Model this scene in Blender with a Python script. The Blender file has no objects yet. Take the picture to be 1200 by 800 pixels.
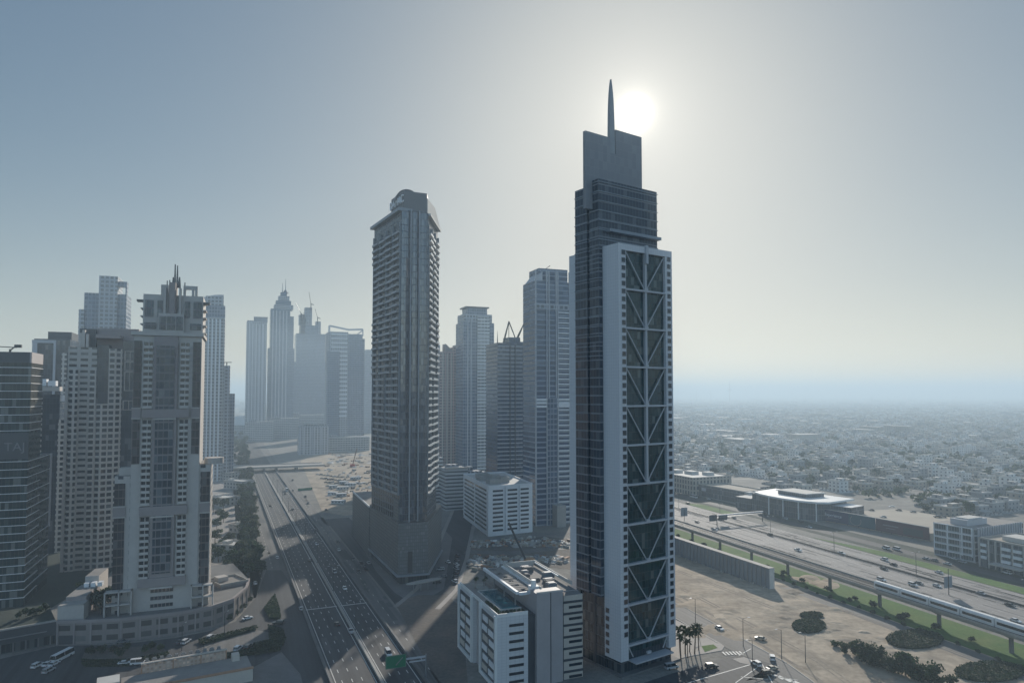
import bpy, math, random
from mathutils import Vector, Matrix
sc = bpy.context.scene
COL = sc.collection
RND = random.Random(11)
rad = math.radians

# ---------------------------------------------------------------- camera
CAM_H = 100.0
PITCH = rad(2.6)
FPX = 800.0                                   # focal length in pixels of the 1200 px wide picture
CY = 461.0 - FPX * math.tan(PITCH)
cam_d = bpy.data.cameras.new("camera")
cam = bpy.data.objects.new("camera", cam_d)
COL.objects.link(cam)
cam.location = (0, 0, CAM_H)
cam.rotation_euler = (rad(90) + PITCH, 0, 0)
cam_d.sensor_width = 36
cam_d.lens = 24
cam_d.shift_y = (CY - 400) / 1200
cam_d.clip_start = 1
cam_d.clip_end = 200000
sc.camera = cam

# ---------------------------------------------------------------- sky, sun, exposure
SUN_EL = rad(22.3)
SUN_AZ = rad(10.3)                            # to the right of the view axis (+Y)
world = bpy.data.worlds.new("World")
sc.world = world
world.use_nodes = True
wn, wl = world.node_tree.nodes, world.node_tree.links
bg = wn["Background"]
sky = wn.new("ShaderNodeTexSky")
sky.sky_type = 'NISHITA'
sky.sun_disc = False
sky.sun_elevation = SUN_EL
sky.sun_rotation = SUN_AZ
sky.altitude = 0
sky.air_density = 1.0
sky.dust_density = 1.0
sky.ozone_density = 1.0
bg.inputs["Strength"].default_value = 0.089
# the sun's aureole and disc in the dusty sky, a function of the direction only
sun_dir = Vector((math.sin(SUN_AZ) * math.cos(SUN_EL), math.cos(SUN_AZ) * math.cos(SUN_EL), math.sin(SUN_EL)))
geo = wn.new("ShaderNodeTexCoord")
dotn = wn.new("ShaderNodeVectorMath"); dotn.operation = 'DOT_PRODUCT'
dotn.inputs[1].default_value = sun_dir
wl.new(geo.outputs["Generated"], dotn.inputs[0])
def wmath(op, a, b=None):
    n = wn.new("ShaderNodeMath"); n.operation = op
    for i, v in enumerate((a, b)):
        if v is None: continue
        if isinstance(v, (int, float)): n.inputs[i].default_value = v
        else: wl.new(v, n.inputs[i])
    return n.outputs[0]
dcl = wmath('MAXIMUM', dotn.outputs["Value"], 0.0)
def lobe(p, a): return wmath('MULTIPLY', wmath('POWER', dcl, p), a)
au = wmath('ADD', lobe(16000, 200.0), wmath('ADD', lobe(2600, 5.0), wmath('ADD', lobe(420, 2.0), lobe(45, .7))))
aur = wn.new("ShaderNodeVectorMath"); aur.operation = 'SCALE'
aur.inputs[0].default_value = (1.0, 0.93, 0.80)
wl.new(au, aur.inputs["Scale"])
# pale dust low over the horizon, above the haze, with faint unevenness
sepn = wn.new("ShaderNodeSeparateXYZ"); wl.new(geo.outputs["Generated"], sepn.inputs[0])
band = wmath('EXPONENT', wmath('MULTIPLY', wmath('MAXIMUM', sepn.outputs[2], 0.0), -11.0))
nz = wn.new("ShaderNodeTexNoise"); nz.inputs["Scale"].default_value = 2.2; nz.inputs["Detail"].default_value = 5
mp = wn.new("ShaderNodeVectorMath"); mp.operation = 'MULTIPLY'; mp.inputs[1].default_value = (1, 1, 5)
wl.new(geo.outputs["Generated"], mp.inputs[0]); wl.new(mp.outputs[0], nz.inputs["Vector"])
band = wmath('MULTIPLY', band, wmath('ADD', wmath('MULTIPLY', nz.outputs["Fac"], .5), .75))
bnd = wn.new("ShaderNodeVectorMath"); bnd.operation = 'SCALE'; bnd.inputs[0].default_value = (4.2, 3.3, 2.2)
wl.new(band, bnd.inputs["Scale"])
aur0 = aur
aur = wn.new("ShaderNodeVectorMath"); aur.operation = 'ADD'
wl.new(aur0.outputs[0], aur.inputs[0]); wl.new(bnd.outputs[0], aur.inputs[1])
addn = wn.new("ShaderNodeVectorMath"); addn.operation = 'ADD'
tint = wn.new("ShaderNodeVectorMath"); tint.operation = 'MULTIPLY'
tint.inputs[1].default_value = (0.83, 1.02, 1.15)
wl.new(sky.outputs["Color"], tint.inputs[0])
# the camera's highlight compression of the very bright sky near the sun
den = wn.new("ShaderNodeVectorMath"); den.operation = 'MULTIPLY_ADD'
den.inputs[1].default_value = (.080, .082, .086); den.inputs[2].default_value = (1, 1, 1)
wl.new(tint.outputs[0], den.inputs[0])
dv = wn.new("ShaderNodeVectorMath"); dv.operation = 'DIVIDE'
wl.new(tint.outputs[0], dv.inputs[0]); wl.new(den.outputs[0], dv.inputs[1])
# sky behind the viewer brightened, an added fill light for the shaded fronts
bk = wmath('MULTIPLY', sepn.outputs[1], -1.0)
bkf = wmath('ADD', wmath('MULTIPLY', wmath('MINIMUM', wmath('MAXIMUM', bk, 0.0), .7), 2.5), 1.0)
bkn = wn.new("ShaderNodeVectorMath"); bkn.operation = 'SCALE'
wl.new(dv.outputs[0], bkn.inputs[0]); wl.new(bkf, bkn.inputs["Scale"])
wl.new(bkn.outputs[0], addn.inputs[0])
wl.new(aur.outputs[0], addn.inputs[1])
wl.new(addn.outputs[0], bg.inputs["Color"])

sun_d = bpy.data.lights.new("sun", 'SUN')
sun_d.energy = 4.6
sun_d.angle = rad(0.6)
sun_d.color = (1.0, 0.93, 0.83)
sun = bpy.data.objects.new("sun", sun_d)
COL.objects.link(sun)
sun.location = (60, 300, 400)
sun.rotation_euler = (-sun_dir).to_track_quat('-Z', 'Y').to_euler()

vs = sc.view_settings
vs.view_transform = 'Standard'
vs.look = 'None'
vs.gamma = 1
vs.exposure = 0.0
vs.use_curve_mapping = False
cy = sc.cycles
cy.max_bounces = 5; cy.diffuse_bounces = 2; cy.glossy_bounces = 3
cy.transmission_bounces = 3; cy.transparent_max_bounces = 8; cy.volume_bounces = 2
cy.use_denoising = True
cy.sample_clamp_indirect = 4.0
cy.caustics_reflective = False; cy.caustics_refractive = False

# ---------------------------------------------------------------- picture <-> place
_c, _s = math.cos(PITCH), math.sin(PITCH)
def ray(px, py):
    t = (CY - py) / FPX
    return ((px - 600) / FPX, _c - _s * t, _s + _c * t)
def gp(px, py, z=0.0):
    """the point at height z that the photograph shows at this pixel"""
    d = ray(px, py); k = (z - CAM_H) / d[2]
    return (d[0] * k, d[1] * k)
def zat(py, Y):
    d = ray(600, py); return CAM_H + Y * d[2] / d[1]
def xat(px, Y, py=461.0):
    d = ray(px, py); return Y * d[0] / d[1]
EF = (0.930, 0.367)                           # the street grid: along the fronts / away from the viewer
ED = (-0.367, 0.930)
def add2(p, *ks):
    x, y = p
    for e, k in ks: x += e[0] * k; y += e[1] * k
    return (x, y)

# ---------------------------------------------------------------- materials
MATS = {}
class NT:
    """small helper to write node trees"""
    def __init__(s, name):
        s.m = bpy.data.materials.new(name); s.m.use_nodes = True
        s.n = s.m.node_tree.nodes; s.l = s.m.node_tree.links
        s.b = s.n["Principled BSDF"]; s.o = s.n["Material Output"]
        MATS[name] = s.m
    def put(s, sock, v):
        if isinstance(v, (int, float)): sock.default_value = v
        elif isinstance(v, (tuple, list)): sock.default_value = (*v, 1.0) if len(v) == 3 and sock.type == 'RGBA' else v
        else: s.l.new(v, sock)
    def math(s, op, a, b=0.0, c=None):
        n = s.n.new("ShaderNodeMath"); n.operation = op
        s.put(n.inputs[0], a); s.put(n.inputs[1], b)
        if c is not None: s.put(n.inputs[2], c)
        return n.outputs[0]
    def mix(s, f, a, b):
        n = s.n.new("ShaderNodeMix"); n.data_type = 'RGBA'
        s.put(n.inputs[0], f); s.put(n.inputs[6], a); s.put(n.inputs[7], b)
        return n.outputs[2]
    def mul(s, a, b):
        n = s.n.new("ShaderNodeMix"); n.data_type = 'RGBA'; n.blend_type = 'MULTIPLY'
        n.inputs[0].default_value = 1.0; s.put(n.inputs[6], a); s.put(n.inputs[7], b)
        return n.outputs[2]
    def noise(s, vec, scale, detail=4.0, rough=.6):
        n = s.n.new("ShaderNodeTexNoise"); n.inputs["Scale"].default_value = scale
        n.inputs["Detail"].default_value = detail; n.inputs["Roughness"].default_value = rough
        if vec is not None: s.l.new(vec, n.inputs["Vector"])
        return n.outputs["Fac"]
    def ramp(s, f, lo, hi, a=0.0, b=1.0):
        n = s.n.new("ShaderNodeMapRange"); s.put(n.inputs[0], f)
        n.inputs[1].default_value = lo; n.inputs[2].default_value = hi
        n.inputs[3].default_value = a; n.inputs[4].default_value = b
        return n.outputs[0]
    def scale(s, vec, k):
        n = s.n.new("ShaderNodeVectorMath"); n.operation = 'MULTIPLY'
        s.l.new(vec, n.inputs[0]); n.inputs[1].default_value = k
        return n.outputs[0]
    def coord(s, which="Object"):
        return s.n.new("ShaderNodeTexCoord").outputs[which]

def plain(name, col, rough=.75, metal=0.0, var=.25, scale=.5, spec=.5, bump=0.0, world_pos=False):
    """one colour worn and dusted unevenly"""
    t = NT(name)
    co = t.n.new("ShaderNodeNewGeometry").outputs["Position"] if world_pos else t.coord()
    f1 = t.noise(co, scale, 5); f2 = t.noise(co, scale * 9, 3)
    f = t.math('ADD', t.math('MULTIPLY', f1, .65), t.math('MULTIPLY', f2, .35))
    k = t.ramp(f, .3, .7, 1 - var, 1 + var)
    v = t.n.new("ShaderNodeVectorMath"); v.operation = 'SCALE'
    v.inputs[0].default_value = col; t.l.new(k, v.inputs["Scale"])
    t.l.new(v.outputs[0], t.b.inputs["Base Color"])
    t.b.inputs["Roughness"].default_value = rough; t.b.inputs["Metallic"].default_value = metal
    t.b.inputs["Specular IOR Level"].default_value = spec
    if bump:
        b = t.n.new("ShaderNodeBump"); b.inputs["Strength"].default_value = bump
        t.l.new(f2, b.inputs["Height"]); t.l.new(b.outputs[0], t.b.inputs["Normal"])
    return t.m

def facade(name, wall, glass, fh=3.6, bw=3.0, sill=.28, head=.96, jamb=.10, rough=.12, var=.5, wrough=.65, tilt=.02, ior=1.6, streak=.18, panel=None, split=0):
    """wall with a window per bay and floor (UV in metres); every pane has its own tint and a slightly different lean"""
    t = NT(name)
    uv = t.coord("UV")
    sp = t.n.new("ShaderNodeSeparateXYZ"); t.l.new(uv, sp.inputs[0])
    U = t.math('DIVIDE', sp.outputs[0], bw); V = t.math('DIVIDE', sp.outputs[1], fh)
    fu = t.math('FRACT', U); fv = t.math('FRACT', V)
    def inside(x, lo, hi): return t.math('MULTIPLY', t.math('GREATER_THAN', x, lo), t.math('LESS_THAN', x, hi))
    m = t.math('MULTIPLY', inside(fu, jamb, 1 - jamb), inside(fv, sill, head))
    if split:
        fs = t.math('FRACT', t.math('MULTIPLY', U, split))
        m = t.math('MULTIPLY', m, inside(fs, .05, .95))
    cell = t.n.new("ShaderNodeCombineXYZ")
    t.l.new(t.math('FLOOR', t.math('MULTIPLY', U, max(split, 1))), cell.inputs[0]); t.l.new(t.math('FLOOR', V), cell.inputs[1])
    w = t.n.new("ShaderNodeTexWhiteNoise"); w.noise_dimensions = '2D'; t.l.new(cell.outputs[0], w.inputs["Vector"])
    r = w.outputs["Value"]
    g2 = tuple(min(1, c * 2.6 + .045) for c in glass)
    gcol = t.mix(t.math('MULTIPLY', t.math('POWER', r, 3.0), var), glass, g2)
    gcol = t.mix(t.math('MULTIPLY', t.math('GREATER_THAN', r, .9), var * .55), gcol, (.30, .29, .27))
    # weather: blotches and rain streaks that run down the wall
    st = t.noise(t.scale(uv, (.9, .05, 1)), 1.0, 4); bl = t.noise(uv, .06, 4)
    k = t.ramp(t.math('ADD', t.math('MULTIPLY', st, .5), t.math('MULTIPLY', bl, .5)), .3, .7, 1 - streak, 1 + streak * .6)
    wv = t.n.new("ShaderNodeVectorMath"); wv.operation = 'SCALE'; wv.inputs[0].default_value = wall; t.l.new(k, wv.inputs["Scale"])
    wc = wv.outputs[0]
    if panel:                                   # spandrel colour under each window
        wc = t.mix(inside(fu, jamb, 1 - jamb), wc, panel)
    t.l.new(t.mix(m, wc, gcol), t.b.inputs["Base Color"])
    t.put(t.b.inputs["Roughness"], t.math('ADD', t.math('MULTIPLY', m, rough - wrough), wrough))
    t.put(t.b.inputs["IOR"], t.math('ADD', t.math('MULTIPLY', m, ior - 1.45), 1.45))
    sub = t.n.new("ShaderNodeVectorMath"); sub.operation = 'SUBTRACT'; t.l.new(w.outputs["Color"], sub.inputs[0]); sub.inputs[1].default_value = (.5, .5, .5)
    sca = t.n.new("ShaderNodeVectorMath"); sca.operation = 'SCALE'; t.l.new(sub.outputs[0], sca.inputs[0]); t.put(sca.inputs["Scale"], t.math('MULTIPLY', m, tilt))
    wob = t.n.new("ShaderNodeTexNoise"); wob.inputs["Scale"].default_value = .12; t.l.new(uv, wob.inputs["Vector"])
    s2 = t.n.new("ShaderNodeVectorMath"); s2.operation = 'SUBTRACT'; t.l.new(wob.outputs["Color"], s2.inputs[0]); s2.inputs[1].default_value = (.5, .5, .5)
    s3 = t.n.new("ShaderNodeVectorMath"); s3.operation = 'SCALE'; t.l.new(s2.outputs[0], s3.inputs[0]); t.put(s3.inputs["Scale"], t.math('MULTIPLY', m, tilt * 2))
    ge = t.n.new("ShaderNodeNewGeometry")
    a1 = t.n.new("ShaderNodeVectorMath"); t.l.new(ge.outputs["Normal"], a1.inputs[0]); t.l.new(sca.outputs[0], a1.inputs[1])
    a2 = t.n.new("ShaderNodeVectorMath"); t.l.new(a1.outputs[0], a2.inputs[0]); t.l.new(s3.outputs[0], a2.inputs[1])
    nn = t.n.new("ShaderNodeVectorMath"); nn.operation = 'NORMALIZE'; t.l.new(a2.outputs[0], nn.inputs[0])
    t.l.new(nn.outputs[0], t.b.inputs["Normal"])
    return t.m

def ground_mat(name, c1, c2, c3, s1=.004, s2=.05, s3=.6, rough=.9):
    t = NT(name)
    po = t.n.new("ShaderNodeNewGeometry").outputs["Position"]
    a = t.ramp(t.noise(po, s1, 6), .38, .62); b = t.ramp(t.noise(po, s2, 6), .35, .68); c = t.noise(po, s3, 4)
    col = t.mix(b, t.mix(a, c1, c2), c3)
    k = t.ramp(c, .3, .7, .8, 1.2)
    v = t.n.new("ShaderNodeVectorMath"); v.operation = 'SCALE'; t.l.new(col, v.inputs[0]); t.l.new(k, v.inputs["Scale"])
    t.l.new(v.outputs[0], t.b.inputs["Base Color"]); t.b.inputs["Roughness"].default_value = rough
    t.b.inputs["Specular IOR Level"].default_value = .2
    return t.m

def road_mat(name, col, var=.3):
    """asphalt with wheel-polished lanes, repairs and stains drawn out along the street grid"""
    t = NT(name)
    po = t.n.new("ShaderNodeNewGeometry").outputs["Position"]
    def dot(v):
        n = t.n.new("ShaderNodeVectorMath"); n.operation = 'DOT_PRODUCT'; t.l.new(po, n.inputs[0]); n.inputs[1].default_value = v; return n.outputs["Value"]
    cb = t.n.new("ShaderNodeCombineXYZ"); t.l.new(dot((.93, .367, 0)), cb.inputs[0]); t.l.new(dot((-.367, .93, 0)), cb.inputs[1])
    a = t.noise(t.scale(cb.outputs[0], (.42, .006, 1)), 1.0, 5); b = t.noise(t.scale(cb.outputs[0], (.12, .02, 1)), 1.0, 6); c = t.noise(po, .9, 4)
    k = t.ramp(t.math('ADD', t.math('ADD', t.math('MULTIPLY', a, .45), t.math('MULTIPLY', b, .35)), t.math('MULTIPLY', c, .2)), .36, .64, 1 - var, 1 + var)
    v = t.n.new("ShaderNodeVectorMath"); v.operation = 'SCALE'; v.inputs[0].default_value = col; t.l.new(k, v.inputs["Scale"])
    t.l.new(v.outputs[0], t.b.inputs["Base Color"]); t.b.inputs["Roughness"].default_value = .8; t.b.inputs["Specular IOR Level"].default_value = .35
    return t.m

def leaf_mat(name, col):
    t = NT(name)
    po = t.n.new("ShaderNodeNewGeometry")
    f = t.noise(po.outputs["Position"], .35, 3)
    oi = t.n.new("ShaderNodeObjectInfo").outputs["Random"]
    k = t.math('MULTIPLY', t.ramp(f, .3, .7, .55, 1.6), t.ramp(oi, 0, 1, .8, 1.2))
    v = t.n.new("ShaderNodeVectorMath"); v.operation = 'SCALE'; v.inputs[0].default_value = col; t.l.new(k, v.inputs["Scale"])
    t.l.new(v.outputs[0], t.b.inputs["Base Color"]); t.b.inputs["Roughness"].default_value = .7
    t.b.inputs["Specular IOR Level"].default_value = .25
    tr_ = t.n.new("ShaderNodeBsdfTranslucent"); t.l.new(v.outputs[0], tr_.inputs["Color"])
    mx = t.n.new("ShaderNodeMixShader"); mx.inputs[0].default_value = .35
    t.l.new(t.b.outputs[0], mx.inputs[1]); t.l.new(tr_.outputs[0], mx.inputs[2]); t.l.new(mx.outputs[0], t.o.inputs["Surface"])
    return t.m

def paint(name, col, rough=.28):
    t = NT(name); t.b.inputs["Base Color"].default_value = (*col, 1); t.b.inputs["Roughness"].default_value = rough
    t.b.inputs["Coat Weight"].default_value = .4; t.b.inputs["Coat Roughness"].default_value = .1
    return t.m
M = MATS

# ---------------------------------------------------------------- meshes
class Frame:
    """a vertical plane: e runs along it (left to right from outside), n points out"""
    def __init__(s, o, e):
        L = math.hypot(*e); s.o = o; s.e = (e[0] / L, e[1] / L); s.n = (s.e[1], -s.e[0]); s.len = L
    def p(s, u, d=0.0): return (s.o[0] + s.e[0] * u + s.n[0] * d, s.o[1] + s.e[1] * u + s.n[1] * d)
    def pt(s, u, d, z): return (*s.p(u, d), z)
    def u_at(s, px, d=0.0):
        k = (px - 600) / FPX * 1.002; ox, oy = s.p(0, d)
        return (k * oy - ox) / (s.e[0] - k * s.e[1])
    def ang(s): return math.atan2(s.e[1], s.e[0])
def seg(a, b): return Frame(a, (b[0] - a[0], b[1] - a[1]))
W0 = Frame((0, 0), (1, 0))

class MB:
    def __init__(s): s.v = []; s.f = []; s.uv = []; s.m = []
    def face(s, idx, uvs, m=0): s.f.append(idx); s.uv.extend(uvs); s.m.append(m)
    def quad(s, a, b, c, d, uvs=None, m=0):
        i = len(s.v); s.v += [a, b, c, d]
        s.face((i, i + 1, i + 2, i + 3), uvs or [(p[0], p[1]) for p in (a, b, c, d)], m)
    def poly(s, pts, z, m=0):
        i = len(s.v); s.v += [(p[0], p[1], z) for p in pts]
        s.face(tuple(range(i, i + len(pts))), [(p[0], p[1]) for p in pts], m)
    def box(s, f, u0, u1, d0, d1, z0, z1, m=0, mt=None):
        i = len(s.v)
        for z in (z0, z1):
            for u, d in ((u0, d1), (u1, d1), (u1, d0), (u0, d0)): s.v.append(f.pt(u, d, z))
        du = [u0, u1, u1 + (d1 - d0), 2 * u1 - u0 + d1 - d0, 2 * (u1 - u0 + d1 - d0) + u0]
        for k in range(4):
            j = (k + 1) % 4
            s.face((i + k, i + j, i + 4 + j, i + 4 + k), [(du[k], z0), (du[k + 1], z0), (du[k + 1], z1), (du[k], z1)], m)
        q = [(u0, d1), (u1, d1), (u1, d0), (u0, d0)]
        s.face((i + 4, i + 5, i + 6, i + 7), q, m if mt is None else mt)
        s.face((i + 3, i + 2, i + 1, i), q[::-1], m)
    def prism(s, pts, z0, z1, m=0, mt=None, top=None):
        """walls over a footprint (counter-clockwise); top: other footprint for the upper ring"""
        n = len(pts); i = len(s.v); tp = top or pts
        s.v += [(p[0], p[1], z0) for p in pts] + [(p[0], p[1], z1) for p in tp]
        u = 0
        for k in range(n):
            j = (k + 1) % n; L = math.dist(pts[k], pts[j])
            s.face((i + k, i + j, i + n + j, i + n + k), [(u, z0), (u + L, z0), (u + L, z1), (u, z1)], m); u += L
        s.face(tuple(range(i + n, i + 2 * n)), [(p[0], p[1]) for p in tp], m if mt is None else mt)
        s.face(tuple(range(i + n - 1, i - 1, -1)), [(p[0], p[1]) for p in pts[::-1]], m)
    def tube(s, a, b, r0, r1=None, n=6, m=0):
        r1 = r0 if r1 is None else r1
        a, b = Vector(a), Vector(b); ax = (b - a)
        if ax.length < 1e-6: return
        q = ax.to_track_quat('Z', 'Y'); i = len(s.v)
        for c, r in ((a, r0), (b, r1)):
            for k in range(n):
                w = 2 * math.pi * k / n
                s.v.append(tuple(c + q @ Vector((r * math.cos(w), r * math.sin(w), 0))))
        for k in range(n):
            j = (k + 1) % n
            s.face((i + k, i + j, i + n + j, i + n + k), [(0, 0), (1, 0), (1, 1), (0, 1)], m)
        s.face(tuple(range(i + n, i + 2 * n)), [(0, 0)] * n, m); s.face(tuple(range(i + n - 1, i - 1, -1)), [(0, 0)] * n, m)
    def bar(s, a, b, w, h, m=0):
        """square bar between two points, w across (horizontal), h the other way"""
        a, b = Vector(a), Vector(b); ax = (b - a).normalized()
        side = ax.cross(Vector((0, 0, 1)))
        side = Vector((1, 0, 0)) if side.length < 1e-4 else side.normalized()
        up = side.cross(ax); i = len(s.v)
        for c in (a, b):
            for x, y in ((-1, -1), (1, -1), (1, 1), (-1, 1)): s.v.append(tuple(c + side * (x * w / 2) + up * (y * h / 2)))
        L = (b - a).length
        for k in range(4):
            j = (k + 1) % 4
            s.face((i + k, i + j, i + 4 + j, i + 4 + k), [(0, 0), (w, 0), (w, L), (0, L)], m)
        s.face((i + 4, i + 5, i + 6, i + 7), [(0, 0)] * 4, m); s.face((i + 3, i + 2, i + 1, i), [(0, 0)] * 4, m)
    def build(s, name, mats, parent=None, smooth=False):
        me = bpy.data.meshes.new(name)
        o0 = Vector(parent.matrix_basis.translation) if parent is not None else Vector((0, 0, 0))
        if parent is not None and parent.parent is not None: o0 = o0 + Vector(parent.parent.matrix_basis.translation)
        ox, oy, oz = o0
        me.from_pydata([(x - ox, y - oy, z - oz) for x, y, z in s.v], [], s.f)
        me.uv_layers.new(name="UVMap").data.foreach_set("uv", [float(c) for t in s.uv for c in t])
        for m in (mats if isinstance(mats, (list, tuple)) else [mats]): me.materials.append(m)
        me.polygons.foreach_set("material_index", s.m)
        if smooth: me.polygons.foreach_set("use_smooth", [True] * len(s.f))
        me.update()
        o = bpy.data.objects.new(name, me); COL.objects.link(o)
        if parent is not None: o.parent = parent
        return o

def tag(o, label, cat, group=None, kind=None):
    o['label'] = label
    if cat: o['category'] = cat
    if group: o['group'] = group
    if kind: o['kind'] = kind
    return o
def thing(name, label, cat, loc, group=None):
    o = bpy.data.objects.new(name, None); COL.objects.link(o)
    o.empty_display_size = 1; o.location = (loc[0], loc[1], loc[2] if len(loc) > 2 else 0.0)
    return tag(o, label, cat, group)
def structure(name, mb, mat):
    o = mb.build(name, mat); o['kind'] = 'structure'; return o
KIDS = {}
def copy_tree(root, loc, rot=0.0, scale=None, label=None):
    if root not in KIDS: KIDS[root] = [(c, list(c.children)) for c in root.children]
    r = root.copy(); COL.objects.link(r); r.location = loc; r.rotation_euler = (0, 0, rot)
    if scale: r.scale = scale if isinstance(scale, tuple) else (scale,) * 3
    if label: r['label'] = label
    for c, gs in KIDS[root]:
        d = c.copy(); COL.objects.link(d); d.parent = r
        for g in gs:
            h = g.copy(); COL.objects.link(h); h.parent = d
    return r
def stick(proto, root, f, u, d, z):
    """a copy of a small part (window, balcony) at a place on a wall"""
    o = proto.copy(); COL.objects.link(o); o.parent = root
    x, y, zz = f.pt(u, d, z); l = root.matrix_basis.translation
    o.location = (x - l[0], y - l[1], zz - l[2]); o.rotation_euler = (0, 0, f.ang()); return o
def proto_part(mb, name, mats):
    o = mb.build(name, mats); COL.objects.unlink(o); return o
def window_proto(w, h, frame, glass, fr=.18, out=.12, cross=True):
    mb = MB(); f = W0
    mb.box(f, 0, fr, 0, out, 0, h, 0); mb.box(f, w - fr, w, 0, out, 0, h, 0)
    mb.box(f, fr, w - fr, 0, out, h - fr, h, 0); mb.box(f, fr, w - fr, 0, out + .06, 0, fr, 0)
    mb.box(f, fr, w - fr, 0, .04, fr, h - fr, 1)
    if cross: mb.box(f, w / 2 - .04, w / 2 + .04, .04, out * .7, fr, h - fr, 0)
    return proto_part(mb, "window", [frame, glass])
def text_part(txt, size, depth, mat, parent, f, u, d, z, name="lettering"):
    cu = bpy.data.curves.new(name, 'FONT'); cu.body = txt; cu.size = size; cu.extrude = depth; cu.align_x = 'CENTER'
    t = bpy.data.objects.new("tmp_text", cu); COL.objects.link(t)
    bpy.context.view_layer.update()
    me = bpy.data.meshes.new_from_object(t.evaluated_get(bpy.context.evaluated_depsgraph_get()))
    bpy.data.objects.remove(t); me.materials.clear(); me.materials.append(mat)
    o = bpy.data.objects.new(name, me); COL.objects.link(o)
    l = parent.matrix_basis.translation; x, y, zz = f.pt(u, d, z)
    o.parent = parent; o.location = (x - l[0], y - l[1], zz - l[2]); o.rotation_euler = (rad(90), 0, f.ang()); return o

# ---------------------------------------------------------------- colours
road_mat("asphalt", (.062, .063, .065), .45)
road_mat("asphalt_worn", (.15, .142, .132), .35)
road_mat("asphalt_pale", (.27, .25, .235), .25)
road_mat("asphalt_patch", (.10, .098, .095), .3)
plain("concrete", (.36, .34, .31), .8, var=.22, scale=.15)
plain("concrete_dark", (.16, .155, .15), .8, var=.25, scale=.15)
plain("kerb_stone", (.42, .40, .37), .8, var=.2, scale=.3)
plain("pavement_stone", (.30, .275, .25), .8, var=.2, scale=.1, world_pos=True)
plain("line_paint", (.62, .61, .57), .7, var=.25, scale=.4)
plain("cream_wall", (.47, .435, .40), .7, var=.12, scale=.08)
plain("mauve_wall", (.29, .25, .24), .7, var=.12, scale=.08)
plain("grey_panel", (.46, .47, .49), .45, var=.10, scale=.06)
plain("white_panel", (.76, .77, .78), .45, var=.10, scale=.05)
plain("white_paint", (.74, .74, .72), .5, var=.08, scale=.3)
plain("grey_metal", (.30, .31, .32), .4, .6, var=.1)
plain("dark_metal", (.05, .052, .055), .5, .4, var=.2)
plain("dark_panel", (.055, .06, .068), .4, var=.2, scale=.1)
plain("roof_gravel", (.27, .25, .23), .9, var=.25, scale=.15)
plain("roof_pale", (.55, .53, .49), .8, var=.15, scale=.1)
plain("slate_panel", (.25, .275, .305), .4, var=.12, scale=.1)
plain("sand_roof", (.40, .35, .28), .9, var=.15, scale=.05)
plain("tan_panel", (.52, .47, .41), .6, var=.12, scale=.1)
plain("taupe_panel", (.38, .35, .345), .6, var=.1, scale=.1)
plain("hoarding_grey", (.20, .225, .25), .6, var=.12, scale=.1)
plain("rust_steel", (.19, .10, .06), .7, var=.3)
plain("red_plastic", (.45, .06, .04), .5, var=.1)
plain("orange_steel", (.38, .19, .08), .5, var=.1)
plain("sign_green", (.01, .16, .075), .4, var=.05)
plain("navy_board", (.02, .035, .10), .4, var=.1)
plain("teal_board", (.02, .09, .12), .4, var=.1)
plain("maroon_board", (.10, .045, .06), .4, var=.1)
plain("letter_white", (.75, .76, .78), .4, var=.03)
plain("letter_dim", (.20, .20, .21), .4, var=.03)
plain("terracotta", (.42, .24, .15), .8, var=.2, scale=.4)
plain("rubber", (.02, .02, .02), .8, var=.1)
plain("trunk_bark", (.16, .11, .075), .9, var=.3, scale=1)
plain("sun_shade", (.62, .62, .58), .8, var=.08)
for k, c in dict(white=(.75, .75, .74), silver=(.42, .43, .44), grey=(.14, .145, .15), black=(.015, .015, .017), blue=(.03, .07, .2), red=(.30, .02, .02), beige=(.42, .36, .27), yellow=(.6, .40, .04)).items(): paint("car_" + k, c)
t = NT("car_glass"); t.b.inputs["Base Color"].default_value = (.012, .014, .016, 1); t.b.inputs["Roughness"].default_value = .06
t = NT("head_lamp"); t.b.inputs["Base Color"].default_value = (.7, .7, .68, 1); t.b.inputs["Roughness"].default_value = .15
t = NT("tail_lamp"); t.b.inputs["Base Color"].default_value = (.35, .01, .01, 1); t.b.inputs["Roughness"].default_value = .2
t = NT("pane"); t.b.inputs["Base Color"].default_value = (.02, .026, .034, 1); t.b.inputs["Roughness"].default_value = .1; t.b.inputs["IOR"].default_value = 1.7
t = NT("pool_water"); t.b.inputs["Base Color"].default_value = (.015, .12, .15, 1); t.b.inputs["Roughness"].default_value = .06
leaf_mat("leaf_dark", (.022, .042, .016)); leaf_mat("leaf_mid", (.038, .062, .022)); leaf_mat("leaf_dusty", (.060, .075, .040)); leaf_mat("leaf_palm", (.042, .055, .022))
ground_mat("city_ground", (.22, .21, .19), (.15, .145, .135), (.28, .26, .225))
ground_mat("scrub_verge", (.05, .065, .05), (.08, .085, .07), (.038, .05, .042), .012, .06, .5)
ground_mat("sand_lot", (.38, .305, .225), (.19, .16, .125), (.50, .415, .315), .018, .06, .35)
ground_mat("sand_track", (.26, .215, .17), (.40, .34, .27), (.20, .17, .14), .03, .12, .8)
ground_mat("dirt_lot", (.15, .13, .11), (.20, .165, .135), (.12, .11, .10), .015, .07, .6)
ground_mat("grass_verge", (.085, .175, .03), (.13, .17, .05), (.055, .135, .025), .02, .06, .8)
t = NT("sea_water"); t.b.inputs["Base Color"].default_value = (.05, .08, .10, 1); t.b.inputs["Roughness"].default_value = .25

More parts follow.
